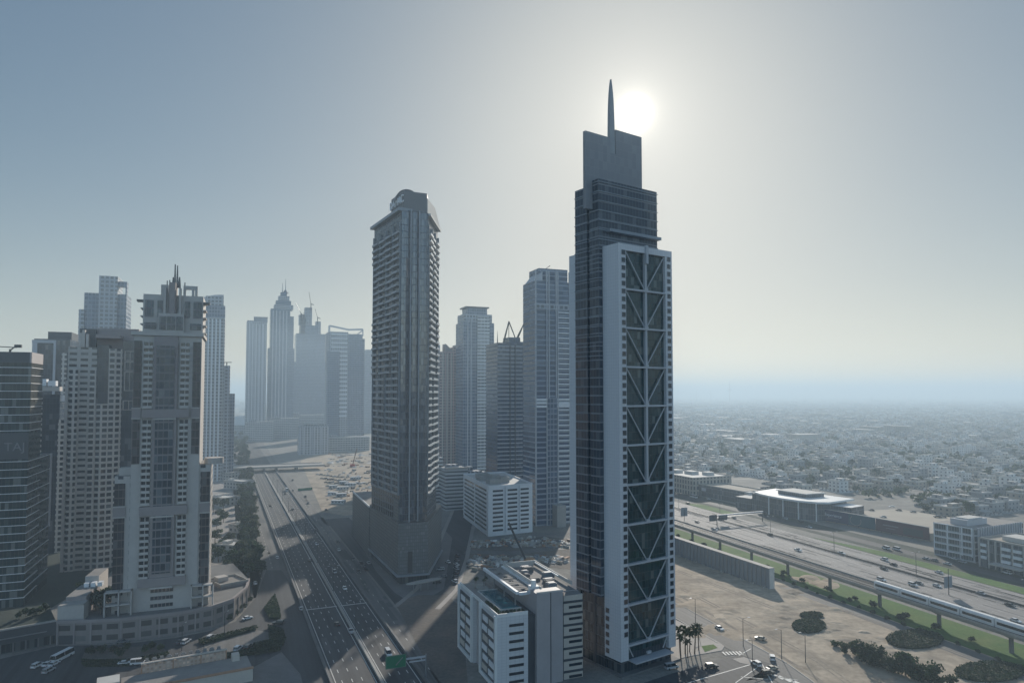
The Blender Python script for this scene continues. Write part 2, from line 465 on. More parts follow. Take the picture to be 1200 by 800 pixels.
# ---------------------------------------------------------------- ground, sea, roads
mb = MB(); mb.poly([(-60000, -4000), (60000, -4000), (60000, 62000), (-60000, 62000)], 0)
structure("ground", mb, M["city_ground"])
mb = MB(); mb.poly([(-900, -2500), (900, -2500), (700, 150), (250, 200), (150, 236), (-190, 236), (-500, 330), (-900, 420)], .03); structure("dark_reflection_ground", mb, M["asphalt"])  # unseen dark sheet behind the viewer, added to darken what the glass reflects
mb = MB(); mb.poly([(-60000, 16500), (-9000, 16000), (1500, 14800), (3500, 13200), (6000, 13600), (9000, 12200), (14000, 12000), (60000, 15000), (60000, 61500), (-60000, 61500)], 1.0)
structure("sea", mb, M["sea_water"])
for k, (x0, x1, y0, y1, h) in enumerate(((5200, 11800, 17500, 18600, 40), (2500, 4600, 15200, 15600, 26), (13500, 17000, 15500, 16000, 24))):
    mb = MB(); n = 40; i0 = 0
    rr = random.Random(k)
    hs = [h * (.35 + .65 * rr.random()) * max(.02, math.sin(math.pi * j / n)) ** .4 for j in range(n + 1)]
    for j in range(n):
        xa, xb = x0 + (x1 - x0) * j / n, x0 + (x1 - x0) * (j + 1) / n
        za, zb = hs[j], hs[j + 1]
        mb.quad((xa, y0, 1), (xb, y0, 1), (xb, y0 + 300, zb), (xa, y0 + 300, za))
        mb.quad((xa, y0 + 300, za), (xb, y0 + 300, zb), (xb, y1, 1), (xa, y1, 1))
    structure("island", mb, M["city_ground"])

def strip(mb, pl, o0, o1, z, m=0):
    """a band along a polyline of ground points between two sideways offsets (right positive)"""
    n = len(pl); L = []; Rr = []
    for i, p in enumerate(pl):
        a = pl[max(i - 1, 0)]; b = pl[min(i + 1, n - 1)]
        dx, dy = b[0] - a[0], b[1] - a[1]; l = math.hypot(dx, dy); px, py = dy / l, -dx / l
        L.append((p[0] + px * o0, p[1] + py * o0)); Rr.append((p[0] + px * o1, p[1] + py * o1))
    for i in range(n - 1):
        mb.quad((*L[i], z), (*Rr[i], z), (*Rr[i + 1], z), (*L[i + 1], z), None, m)
def raised(mb, pl, o0, o1, z0, z1, m=0):
    for i in range(len(pl) - 1):
        f = seg(pl[i], pl[i + 1]); mb.box(f, 0, f.len, o0, o1, z0, z1, m)
def dashes(mb, f, o, s0, s1, ln, gap, w, z):
    s = s0
    while s < s1:
        mb.quad(f.pt(s, o + w / 2, z), f.pt(s + ln, o + w / 2, z), f.pt(s + ln, o - w / 2, z), f.pt(s, o - w / 2, z)); s += ln + gap

# west highway: two walled carriageways with a bright median wall, service roads either side
HW = Frame((-43, 236), (-.392, .920))          # offset d: right of travel direction (away from viewer)
def hw(s, o): return HW.p(s, o)
mb = MB(); mb.poly([hw(-230, -44), hw(-230, 24), hw(760, 24), hw(1500, 30), hw(1500, -40), hw(760, -38)], .05); structure("service_road", mb, M["asphalt_worn"])
mb = MB(); mb.poly([hw(-230, -16), hw(-230, 14), hw(1400, 14), hw(1400, -16)], .10); structure("highway_road", mb, M["asphalt"])
mb = MB()
for o in (-12.4, -9.0, -5.6, 4.2, 7.6, 10.6): dashes(mb, HW, o, -200, 700, 3.0, 7.0, .28, .14)
for o in (-14.6, -1.5, 1.5, 12.6):
    mb.quad(HW.pt(-200, o + .15, .14), HW.pt(700, o + .15, .14), HW.pt(700, o - .15, .14), HW.pt(-200, o - .15, .14))
for o in (18.5, -24, -31): dashes(mb, HW, o, -200, 640, 3.0, 8.0, .25, .09)
mb.quad(HW.pt(98, -1, .15), HW.pt(98.9, -1, .15), HW.pt(98.9, -15, .15), HW.pt(98, -15, .15)); mb.quad(HW.pt(98, 13, .15), HW.pt(98.9, 13, .15), HW.pt(98.9, 1, .15), HW.pt(98, 1, .15))
structure("lane_marking", mb, M["line_paint"])
def wall_thing(name, label, cat, f, s0, s1, o, w, h, mat, group=None):
    t = thing(name, label, cat, f.pt((s0 + s1) / 2, o, 0), group)
    b = MB(); b.box(f, s0, s1, o - w / 2, o + w / 2, 0, h); b.build("parapet", mat, t)
    b = MB(); b.box(f, s0, s1, o - w / 2 - .12, o + w / 2 + .12, h, h + .14); b.build("coping", M["concrete"] if w > .7 else M["concrete_dark"], t); return t
wall_thing("median_barrier", "long pale concrete median barrier splitting the highway beside the dark mesh-clad tower", "barrier", HW, -200, 690, 0, .71, 1.0, M["concrete"])
wall_thing("retaining_wall", "low concrete wall between the highway and the tree-lined service road", "wall", HW, -200, 690, -16.3, .6, 1.3, M["concrete_dark"])
wall_thing("retaining_wall", "low concrete wall between the highway and the sandy vacant lot", "wall", HW, -200, 690, 14.3, .6, 1.3, M["concrete_dark"])

rp = random.Random(9); mb = MB()
for _ in range(150):
    f = HW; u = rp.uniform(-150, 500); o = rp.choice((rp.uniform(-14, -2), rp.uniform(2, 12), rp.uniform(15, 23), rp.uniform(-38, -18))); l = rp.uniform(3, 40); w = rp.uniform(.4, 2.6)
    mb.quad(f.pt(u, o + w, .12), f.pt(u + l, o + w, .12), f.pt(u + l, o, .12), f.pt(u, o, .12))
for _ in range(110):
    u = rp.uniform(0, 380); o = rp.choice((rp.uniform(-33, -3), rp.uniform(3, 17))); l = rp.uniform(4, 50); w = rp.uniform(.4, 2.4)
    q = Frame((200.8, 437), (-.330, .944)); u -= 220
    mb.quad(q.pt(u, o + w, .12), q.pt(u + l, o + w, .12), q.pt(u + l, o, .12), q.pt(u, o, .12))
structure("road_patch", mb, M["asphalt_patch"])
# overpass with a dark mouth over the highway
t = thing("overpass", "grey flyover deck crossing the highway in the haze", "bridge", HW.pt(705, 0, 0))
b = MB(); b.box(HW, 695, 725, -60, 75, 4.6, 6.0); b.build("deck", M["concrete"], t)
b = MB(); b.box(HW, 694.4, 695, -60, 75, 6.0, 6.9); b.build("parapet", M["concrete"], t)
b = MB(); b.box(HW, 725, 725.6, -60, 75, 6.0, 6.9); b.build("parapet", M["concrete"], t)
for o in (-40, -17, 0, 15, 40):
    b = MB(); b.box(HW, 697, 723, o - 1, o + 1, 0, 4.6); b.build("pier", M["concrete_dark"], t)

# side road between the mesh-clad tower and the vacant lot, cross road and lots
SIDE = [gp(556, 560), gp(549, 585), gp(536, 625), gp(527, 655), gp(512, 690), gp(488, 712)]
mb = MB(); strip(mb, SIDE[::-1], -9, 9, .07); structure("side_road", mb, M["asphalt"])
mb = MB(); strip(mb, SIDE[::-1], -11.5, -9, .14); strip(mb, SIDE[::-1], 9, 11.5, .14); structure("pavement", mb, M["pavement_stone"])
mb = MB(); mb.poly([gp(463, 706), gp(490, 697), gp(524, 697), gp(541, 712), gp(548, 800), gp(575, 880), gp(560, 900), gp(536, 842), gp(503, 782)], .12); structure("vacant_lot", mb, M["dirt_lot"])
mb = MB(); mb.poly([gp(545, 640), gp(545, 655), gp(680, 668), gp(720, 640), gp(640, 628)][::1], .06); structure("work_site_ground", mb, M["dirt_lot"])
mb = MB(); strip(mb, [gp(545, 646), gp(600, 648), gp(670, 640), gp(760, 628)], -5, 5, .11); structure("work_site_road", mb, M["asphalt_worn"])
mb = MB(); mb.poly([gp(378, 600), gp(404, 604), gp(440, 600), gp(445, 528), gp(392, 522), gp(352, 540)], .06); structure("construction_ground", mb, M["sand_lot"])

mb = MB(); mb.prism([gp(424, 640), gp(440, 668), gp(462, 694), gp(478, 704), gp(500, 702), gp(520, 690), gp(524, 668), gp(530, 630), gp(500, 600), gp(440, 600)], 0, .1); structure("plaza", mb, M["concrete_dark"])
mb = MB(); mb.poly([hw(45, 25), hw(330, 25), hw(330, 44), hw(180, 44), hw(110, 38), hw(60, 40)], .09); structure("parking_lane", mb, M["asphalt"])

# east highway beyond the metro viaduct
EH = Frame((200.8, 437), (-.330, .944))        # along the median, away from the viewer
def eh(s, o): return EH.p(s, o)
mb = MB(); mb.poly([eh(-420, -43), eh(-420, 19.5), eh(1700, 19.5), eh(1700, -43)], .10); structure("east_highway_road", mb, M["asphalt_pale"])
mb = MB()
for o in (-31, -27.4, -23.8, -20, -16.2, -12.4, -8.6, -4.8, 5.2, 9, 12.8, 16): dashes(mb, EH, o, -400, 500, 3, 6, .25, .14)
for o in (1.8, -1.8, 18.8, -34.5): mb.quad(EH.pt(-400, o + .15, .14), EH.pt(500, o + .15, .14), EH.pt(500, o - .15, .14), EH.pt(-400, o - .15, .14))
structure("lane_marking", mb, M["line_paint"])
t = thing("guard_rail", "dark double guard rail along the median of the wide sunlit highway", "barrier", EH.pt(0, 0, 0))
for o in (-.9, .9):
    b = MB(); b.box(EH, -400, 600, o - .1, o + .1, .45, .95)
    for s in range(-400, 600, 6): b.box(EH, s, s + .15, o - .28, o - .12, 0, .9)
    b.build("rail", M["dark_metal"], t)
mb = MB(); mb.poly([eh(-420, -2), eh(-420, 2), eh(900, 2), eh(900, -2)], .13); structure("median_strip", mb, M["concrete_dark"])
mb = MB(); mb.poly([eh(-420, 20), eh(-420, 32), eh(-10, 33), eh(40, 22)], .12); structure("grass_verge", mb, M["grass_verge"])
mb = MB(); mb.poly([eh(135, 21), eh(130, 33), eh(185, 34), eh(195, 21)], .12); structure("grass_verge", mb, M["grass_verge"])
mb = MB(); mb.poly([eh(-420, 33), eh(-420, 62), eh(900, 62), eh(900, 36), eh(60, 34)], .08); structure("scrub_verge", mb, M["scrub_verge"])
mb = MB(); mb.poly([eh(-420, 40), eh(-420, 50), eh(900, 50), eh(900, 40)], .12); structure("frontage_road", mb, M["asphalt"])
# green strip under the viaduct and the sand beyond it
VIA = Frame((168.6, 338), (-.332, .943))
mb = MB(); mb.poly([VIA.p(-330, -11), VIA.p(-330, 13), VIA.p(480, 13), VIA.p(480, -11)], .09); structure("grass_verge", mb, M["grass_verge"])
mb = MB(); mb.poly([VIA.p(-330, -22), VIA.p(-330, -12), VIA.p(480, -12), VIA.p(480, -22)], .07); structure("verge_road", mb, M["asphalt_worn"])
mb = MB(); mb.poly([gp(792, 640), gp(900, 672), gp(1200, 772), gp(1400, 850), gp(1100, 1000), gp(935, 800), gp(864, 749), gp(792, 706), gp(740, 670)], .06); structure("sand_lot", mb, M["sand_lot"])
mb = MB()
for pts, ws in (([gp(792, 668), gp(860, 694), gp(905, 712), gp(938, 722), gp(985, 742), gp(1040, 770), gp(1110, 815)], (-1.6, .6)), ([gp(800, 690), gp(850, 716), gp(905, 745), gp(960, 775), gp(1010, 812)], (-1.4, .7)), ([gp(905, 690), gp(945, 706), gp(985, 714), gp(1050, 738), gp(1130, 770)], (-1.3, .5)), ([gp(870, 742), gp(905, 738), gp(932, 726), gp(958, 714), gp(1000, 718)], (-1.2, .9)), ([gp(800, 700), gp(880, 748), gp(950, 790), gp(1000, 825)], (-1, 3))):
    for w in ws: strip(mb, pts, w, w + (.7 if ws[1] < 2 else 1.6), .10)
structure("sand_track", mb, M["sand_track"])
# road in front of the sand lot, with junction
BR = [gp(740, 690), gp(792, 715), gp(856, 751), gp(905, 779), gp(1000, 850)]
mb = MB(); strip(mb, BR, -6.0, 6.0, .11); structure("boulevard_road", mb, M["asphalt_worn"])
mb = MB(); raised(mb, BR, -6.4, -6.0, 0, .25); raised(mb, BR[:3], 6.0, 6.4, 0, .25); structure("kerb", mb, M["kerb_stone"])
CR = [gp(600, 868), gp(700, 820), gp(790, 790), gp(868, 768), gp(905, 779)]
mb = MB(); strip(mb, CR, -1.0, 20, .13); structure("cross_road", mb, M["asphalt"])
mb = MB(); strip(mb, CR[1:4], 7.6, 8.1, .17)
fx = seg(gp(848, 766), gp(872, 765))
for k in range(6): mb.quad(fx.pt(k * 1.35, 1.5, .18), fx.pt(k * 1.35 + .7, 1.5, .18), fx.pt(k * 1.35 + .7, -1.9, .18), fx.pt(k * 1.35, -1.9, .18))
for a, b_ in (((862, 800), (893, 778)), ((893, 778), (905, 800)), ((868, 793), (900, 796)), ((905, 792), (935, 797)), ((880, 760), (866, 768))):
    f = seg(gp(*a), gp(*b_)); mb.quad(f.pt(0, .2, .18), f.pt(f.len, .2, .18), f.pt(f.len, -.2, .18), f.pt(0, -.2, .18))
for k in range(4):
    f = seg(gp(905 + k * 9, 792 + k * 3), gp(910 + k * 9, 791 + k * 3)); mb.quad(f.pt(0, 1, .18), f.pt(f.len, 1, .18), f.pt(f.len, -2, .18), f.pt(0, -2, .18))
structure("road_marking", mb, M["line_paint"])
mb = MB(); mb.prism([gp(780, 775), gp(812, 768), gp(846, 762), gp(849, 757), gp(842, 752), gp(792, 726), gp(770, 716)], 0, .16); structure("pavement", mb, M["pavement_stone"])
mb = MB(); mb.poly([gp(826, 764), gp(841, 759), gp(836, 755), gp(822, 757)], .20); structure("grass_patch", mb, M["grass_verge"])
mb = MB(); mb.prism([gp(858, 772), gp(872, 770), gp(889, 776), gp(880, 779), gp(868, 777)], 0, .2); structure("traffic_island", mb, M["pavement_stone"])

# south-west corner: street, parking lot, pavement
mb = MB(); mb.poly([gp(-40, 800), gp(0, 772), gp(65, 757), gp(140, 755), gp(207, 747), gp(247, 739), gp(276, 728), gp(300, 700), gp(312, 668), gp(330, 668), gp(352, 700), gp(400, 800), gp(440, 900), gp(-60, 900)], .13); structure("street", mb, M["asphalt"])
mb = MB(); mb.poly([gp(238, 752), gp(300, 738), gp(322, 742), gp(326, 752), gp(318, 760), gp(268, 772), gp(244, 776)], .17); structure("parking_lot", mb, M["asphalt_worn"])
mb = MB(); mb.prism([gp(282, 790), gp(330, 764), gp(352, 790), gp(362, 830), gp(300, 840)], 0, .2); structure("pavement", mb, M["concrete_dark"])
mb = MB(); mb.prism([gp(100, 762), gp(140, 758), gp(190, 757), gp(198, 767), gp(160, 778), gp(112, 779), gp(95, 774)], 0, .2); structure("garden_bed", mb, M["dirt_lot"])
mb = MB(); mb.poly([gp(250, 560), gp(285, 545), gp(300, 560), gp(297, 600), gp(302, 640), gp(308, 668), gp(300, 700), gp(255, 712), gp(236, 690), gp(236, 600)], .05); structure("estate_ground", mb, M["pavement_stone"])
mb = MB(); mb.poly([gp(-20, 720), gp(60, 712), gp(80, 700), gp(110, 690), gp(140, 660), gp(100, 640), gp(60, 640), gp(0, 680)], .07); structure("planted_ground", mb, M["scrub_verge"])

# ================================================================ the braced tower
facade("band_glass", (.20, .21, .225), (.02, .03, .045), fh=3.3, bw=1.6, sill=.16, head=1.0, jamb=.03, var=.35, rough=.14)
facade("dark_glass", (.10, .105, .11), (.018, .026, .032), fh=3.6, bw=1.5, sill=.10, head=1.0, jamb=.03, var=.4, rough=.1)
facade("bay_glass", (.05, .065, .065), (.006, .030, .032), fh=2.86, bw=1.5, sill=.05, head=1.0, jamb=.03, var=.5, rough=.08, ior=1.6)
facade("crown_panel", (.30, .30, .31), (.22, .225, .24), fh=3.2, bw=2.2, sill=.04, head=1.0, jamb=.02, var=.1, rough=.4, ior=1.5, tilt=.004)
facade("tile_panel", (.48, .49, .51), (.60, .61, .63), fh=1.2, bw=1.2, sill=.05, head=1.0, jamb=.03, var=.06, rough=.45, ior=1.5, tilt=.006)
FL = gp(728, 776, 5.0); FR = gp(792, 756.5, 5.0)
F = seg(FL, FR); Wd = F.len
root = thing("braced_tower", "tallest skyscraper with white steel bracing over dark glass and a blade spire before the sun", "skyscraper", F.pt(Wd / 2, -15, 0))
YC = F.p(14)[1]
ztop = zat(297, YC); tier = 14.25
zf = zat(285, F.p(2)[1])                       # top of the white frame
zg = zat(211, F.p(2, -8.5)[1]); zb = zat(222, F.p(0, -18)[1])
def s_at(px, u=-1.7):
    return min((k * .05 for k in range(0, 900)), key=lambda q: abs(600 + FPX * .998 * F.p(u, -q)[0] / F.p(u, -q)[1] - px))
s1, s2, s3, s4 = s_at(691.5), s_at(688.5), s_at(674.5), s_at(667.5)
# dark glass core: a front and a back block with a slit between them
Z0 = 26.0
b = MB(); b.box(F, -1.7, Wd + 1.2, -s1, -8.6, Z0, zg, 0, 1); b.build("glass_core", [M["band_glass"], M["roof_gravel"]], root)
b = MB(); b.box(F, -1.7, Wd + 1.2, -s3, -s2, Z0, zb, 0, 1); b.build("glass_core", [M["band_glass"], M["roof_gravel"]], root)
b = MB(); b.box(F, .4, Wd - .5, -s2, -s1, 0, zb - 3); b.build("core_slit", M["dark_panel"], root)
b = MB(); b.box(F, .6, Wd - .8, -s3 + .5, -8.6, 0, Z0); b.build("base_glass", M["dark_glass"], root)
for k in range(20):                             # projecting ledges round the upper glass
    z = zg - 1.2 - k * 3.3 * 1.1
    if z < 112: break
    b = MB(); b.box(F, -1.95, Wd + 1.45, -s1 - .1, -8.35, z, z + .3)
    b.build("ledge", M["slate_panel"], root)
    if z < zb:
        b = MB(); b.box(F, -1.95, Wd + 1.45, -s3 - .2, -s2 + .1, z, z + .3); b.build("ledge", M["slate_panel"], root)
# white frame
WP = M["white_panel"]
uL, uR = 3.7, Wd - 3.6
b = MB(); b.box(F, 0, uL, -8.5, 0, 5, zf, 0); b.build("frame_pier", M["tile_panel"], root)
b = MB(); b.box(F, uR, Wd, -8.5, 0, 5, zf, 0); b.build("frame_pier", M["tile_panel"], root)
b = MB(); b.box(F, uL, uR, -8.5, -.004, ztop, zf); b.build("frame_head", M["tile_panel"], root)
b = MB(); b.box(F, uL, uR, -8, -1.3, 7, ztop); b.build("bay_glass", M["bay_glass"], root)
um = (uL + uR) / 2
for k in range(1, 11):
    z = ztop - tier * k
    b = MB(); b.box(F, uL, uR, -1.29, .10, z - .34, z + .34); b.build("tier_beam", M["grey_panel"], root)
for k in range(11):
    zt, zb_ = ztop - tier * k - .4, ztop - tier * (k + 1) + .5
    zb_ = max(zb_, 6.0) if k < 10 else 5.6
    frac = (zt - zb_) / (tier - .9)
    for sgn, ue in ((-1, uL), (1, uR)):
        b = MB(); b.bar(F.pt(ue - sgn * .4, -.55, zt), F.pt(ue + (um - ue) * frac + sgn * .4, -.55, zb_), .32, .32); b.build("brace", M["grey_panel"], root)
    if k < 6:
        b = MB(); b.box(F, um - .5, um + .5, -1.2, -.1, zb_ - .4, zt + .3); b.build("post", M["grey_panel"], root)
    b = MB(); b.box(F, um - .9, um + .9, -.7, .16, zb_ - .3, zb_ + .55); b.build("gusset", M["grey_panel"], root)
b = MB(); b.box(F, um - .55, um + .55, -.5, .8, ztop - 4, zf + .5); b.build("fin", M["grey_panel"], root)
wp = window_proto(2.1, 1.95, M["grey_panel"], M["pane"], .14, .10, False)
n = 0
for k in range(54):
    z = zf - 4.2 - k * 2.86
    if z < 9 or n >= 98: break
    for u in (1.4, uR + .75):
        stick(wp, root, F, u, 0, z); n += 1
SF = Frame(F.p(0, -8.5), (-F.n[0] * -1, -F.n[1] * -1))
LFc = seg(F.p(0, -8.5), F.p(0, 0))              # the left side of the pier
for k in range(6): stick(wp, root, LFc, .5, 0, 20.5 - k * 2.86)
b = MB(); b.box(F, -1.75, .3, -s4, -s3, 24, zat(303, F.p(0, -30)[1])); b.build("back_slab", M["tile_panel"], root)
b = MB(); b.box(F, .3, Wd, -s4, -s3, 0, zat(303, F.p(0, -30)[1]) - 1); b.build("back_block", M["dark_glass"], root)
# canopy ledge under the glass head, crown slab, blade spire
zl = zat(275, F.p(14, -7)[1])
b = MB(); b.box(F, 2, Wd + 1.3, -8.6, -6.4, zl - .3, zl + .8); b.build("canopy", M["slate_panel"], root)
fc = Frame(F.p(0, -12), F.e)
u0, u1 = fc.u_at(687.2), fc.u_at(754); us, ue = fc.u_at(716.8), fc.u_at(723.2)
zc0 = zat(153, fc.p(u0)[1]); zc1 = zat(161, fc.p(u1)[1])
b = MB()
b.prism([fc.p(u0, 0), fc.p(us, 0), fc.p(us, -1.4), fc.p(u0, -1.4)], zg - 11, zc0); b.prism([fc.p(us, 0), fc.p(ue, 0), fc.p(ue, -1.4), fc.p(us, -1.4)], zg - 11, zat(189, fc.p(u1)[1]))
i = len(b.v)
b.prism([fc.p(ue, 0), fc.p(u1, 0), fc.p(u1, -1.4), fc.p(ue, -1.4)], zg - 11, zc1); b.build("crown", M["crown_panel"], root)
b = MB(); w = (us + ue) / 2; zs0 = zat(188, fc.p(w)[1]); zs1 = zat(92, fc.p(w)[1]); prev = None
for k in range(13):
    a = k / 12; hw_ = 1.2 * (1 - a ** 5) + .05
    ring = [fc.pt(w - hw_, -.1 - a * .6, zs0 + (zs1 - zs0) * a), fc.pt(w + hw_, -.1 - a * .6, zs0 + (zs1 - zs0) * a), fc.pt(w + hw_, -1.9 + a * .4, zs0 + (zs1 - zs0) * a), fc.pt(w - hw_, -1.9 + a * .4, zs0 + (zs1 - zs0) * a)]
    i = len(b.v); b.v += ring
    if prev is not None:
        for q in range(4): b.face((prev + q, prev + (q + 1) % 4, i + (q + 1) % 4, i + q), [(0, 0), (1, 0), (1, 1), (0, 1)])
    prev = i
b.build("spire", M["grey_metal"], root)
# dark base storeys and forecourt steps
b = MB(); b.box(F, 1.0, Wd - 1, -s3, -1.6, 0, 6.8, 0, 1); b.build("lobby", [M["dark_glass"], M["dark_panel"]], root)
b = MB(); b.box(F, -1, Wd + 1, -s3, 1.2, 0, .5); b.build("plinth", M["concrete_dark"], root)
b = MB(); b.box(F, 5, Wd - 4, -1.6, 2.6, 4.0, 4.5); b.build("entrance_canopy", M["grey_panel"], root)

# ================================================================ tower with the sign, mid picture
facade("nose_glass", (.07, .08, .10), (.02, .034, .052), fh=3.6, bw=1.4, sill=.1, head=1.0, jamb=.05, var=.5, rough=.06, tilt=.03, ior=2.0)
facade("balcony_back", (.15, .16, .175), (.012, .018, .027), fh=3.6, bw=3.2, sill=.05, head=.86, jamb=.12, var=.6)
facade("mesh_clad", (.085, .092, .095), (.115, .122, .125), fh=1.8, bw=1.1, sill=.10, head=.95, jamb=.07, var=.2, rough=.5, ior=1.5, tilt=.01)
plain("sign_wall", (.12, .125, .135), .5, var=.1)
A, B, C, D, E2, G2 = (-83, 408), (-59.3, 365), (-46.4, 370), (-44.8, 407), (-54, 432), (-77, 430)
root = thing("balcony_tower", "slab tower of stacked balconies with dark mesh-clad base and rooftop sign", "skyscraper", (-62, 395))
zr = zat(246, 365)
LF, NF, RF = seg(A, B), seg(B, C), seg(C, D)
poly = [A, B, C, D, E2, G2]
def inset(f, d): return f.p(0, -d), f.p(f.len, -d)
b = MB(); b.prism([A, B, C, D, E2, G2], 32, zr, 0, 1); b.build("tower_body", [M["balcony_back"], M["roof_gravel"]], root)
# glass nose: three bowed bays standing proud of the corner
for u0_, u1_, d_, m_ in ((-.4, 4.4, .9, "nose_glass"), (4.6, 9.0, 1.7, "nose_glass"), (9.2, NF.len + .4, 1.2, "nose_glass")):
    b = MB(); n = 4
    pts = [NF.p(u0_ + (u1_ - u0_) * k / n, d_ * (.55 + .45 * math.sin(math.pi * k / n))) for k in range(n + 1)] + [NF.p(u1_, -1), NF.p(u0_, -1)]
    b.prism(pts, 33, zr - .5); b.build("glass_bay", M[m_], root)
for u in (4.5, 9.1):
    b = MB(); b.box(NF, u - .3, u + .3, -.5, 2.0, 32, zr); b.build("fin", M["slate_panel"], root)
# balconies: one slab per floor and face, with a wavy front of three bays
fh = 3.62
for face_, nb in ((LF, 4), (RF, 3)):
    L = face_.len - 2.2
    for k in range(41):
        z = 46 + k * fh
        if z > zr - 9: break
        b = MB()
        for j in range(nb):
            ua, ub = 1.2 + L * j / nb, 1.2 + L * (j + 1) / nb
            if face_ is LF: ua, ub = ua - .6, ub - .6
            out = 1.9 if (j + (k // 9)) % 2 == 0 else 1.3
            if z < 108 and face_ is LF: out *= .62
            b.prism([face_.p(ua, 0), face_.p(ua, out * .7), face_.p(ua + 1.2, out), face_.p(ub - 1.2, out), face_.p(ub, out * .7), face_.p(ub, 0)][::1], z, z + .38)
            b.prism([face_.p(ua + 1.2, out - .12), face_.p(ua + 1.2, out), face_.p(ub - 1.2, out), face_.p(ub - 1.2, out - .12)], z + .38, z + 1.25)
        b.build("balcony", M["slate_panel"] if face_ is LF else M["white_paint"], root)  # right-hand balconies in white: the sunlight on that side is put into the colour
    b = MB(); 
    for j in range(nb + 1): b.box(face_, min(1.0 + L * j / nb, face_.len - .4), min(1.3 + L * j / nb, face_.len - .1), 0, 1.1, 46, zr - 6)
    b.build("party_fin", M["slate_panel"], root)
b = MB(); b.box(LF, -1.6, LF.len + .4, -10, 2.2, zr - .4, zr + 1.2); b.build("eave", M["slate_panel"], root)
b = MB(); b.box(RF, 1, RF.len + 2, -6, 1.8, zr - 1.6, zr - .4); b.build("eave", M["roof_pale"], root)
b = MB(); b.prism([RF.p(1, 0), RF.p(RF.len + 2, 1.6), RF.p(RF.len + 2, .8), RF.p(1, -.6)], zr - .4, zr + 8, top=[RF.p(1, 0), RF.p(RF.len * .55, 1.0), RF.p(RF.len * .55, .4), RF.p(1, -.6)]); b.build("roof_fin", M["roof_pale"], root)
sb = (LF.p(LF.len - 20, -.6), LF.p(LF.len, -.6))
SG = seg(*sb)
zs = zat(226, 366)
b = MB(); b.prism([sb[0], sb[1], NF.p(NF.len, -.8), RF.p(18, -2), LF.p(LF.len - 20, -12)], zr, zs + 1.0, 0, 1); b.build("roof_block", [M["sign_wall"], M["roof_gravel"]], root)
text_part("DAMAC", 6.2, .35, M["letter_white"], root, SG, SG.len / 2 + .3, .5, zr + 4.2, "sign_lettering")
b = MB(); n = 20                # arched plant-room roof
prof = [(6.6 * math.cos(math.pi * k / n), 6.6 * math.sin(math.pi * k / n)) for k in range(n + 1)]
fA = Frame((xat(476, 374), 374), EF); zs -= 2.2
i = len(b.v)
for dd in (0, -9): b.v += [fA.pt(x, dd, zs + z) for x, z in prof]
for k in range(n): b.face((i + k, i + n + 1 + k, i + n + 2 + k, i + k + 1), [(0, 0), (1, 0), (1, 1), (0, 1)])
b.face(tuple(range(i, i + n + 1)), [(0, 0)] * (n + 1)); b.face(tuple(range(i + 2 * n + 1, i + n, -1)), [(0, 0)] * (n + 1))
b.build("arched_roof", M["dark_panel"], root)
# mesh-clad base
pA, pB, pC, pD = (-87.5, 424), (-59.6, 361.5), (-44.6, 366.2), (-43.0, 420)
b = MB(); b.prism([pA, pB, pC, pD, (-54, 436), (-80, 436)], 5.2, 32, 0, 1); b.build("base_cladding", [M["mesh_clad"], M["dark_panel"]], root)
b = MB(); b.prism([(-86.5, 423), (-59, 363), (-45, 367.5), (-44, 419), (-55, 434), (-79, 434)], 0, 5.2); b.build("ground_floor", M["dark_glass"], root)
b = MB(); b.prism([(-88.6, 424), (-60, 359.6), (-43.6, 364.6), (-42, 420), (-54, 437), (-80, 437)], 4.6, 5.19); b.build("canopy", M["slate_panel"], root)
q = seg(pA, pB)
b = MB(); b.box(q, 0, q.len - 4, -8, -.9, 32, 43.5); b.build("parking_screen", M["mesh_clad"], root)
q2 = seg(pB, pC)
b = MB(); b.box(q2, 5, 7.5, 0, .25, 6, 17); b.build("entrance_screen", M["dark_metal"], root)
t = thing("entrance_canopy", "long oval drop-off canopy at the foot of the mesh-clad tower base", "canopy", (*gp(497, 690), 0))
b = MB(); fq = seg(gp(476, 695), gp(518, 687)); pts = [fq.p(fq.len / 2 + fq.len / 2 * math.cos(w), 2.4 * math.sin(w)) for w in [-2 * math.pi * k / 24 for k in range(24)]]
b.prism(pts, 4.2, 4.7); b.build("canopy_roof", M["concrete"], t)
for k in (.2, .4, .6, .8):
    b = MB(); b.tube(fq.pt(fq.len * k, 0, 0), fq.pt(fq.len * k, 0, 4.2), .2); b.build("column", M["grey_metal"], t)
t = thing("parking_block", "dark boxy parking block with bright roof edge behind the mesh-clad tower", "building", (-85, 470))
b = MB(); b.prism([(-113, 488), (-88, 424), (-56, 436.5), (-80, 505)], 0, 30, 0, 1); b.build("wall", [M["mesh_clad"], M["roof_gravel"]], t)
q = seg((-113, 488), (-88, 424)); b = MB(); b.box(q, 0, q.len, -.5, .2, 30, 31); b.build("coping", M["white_paint"], t)

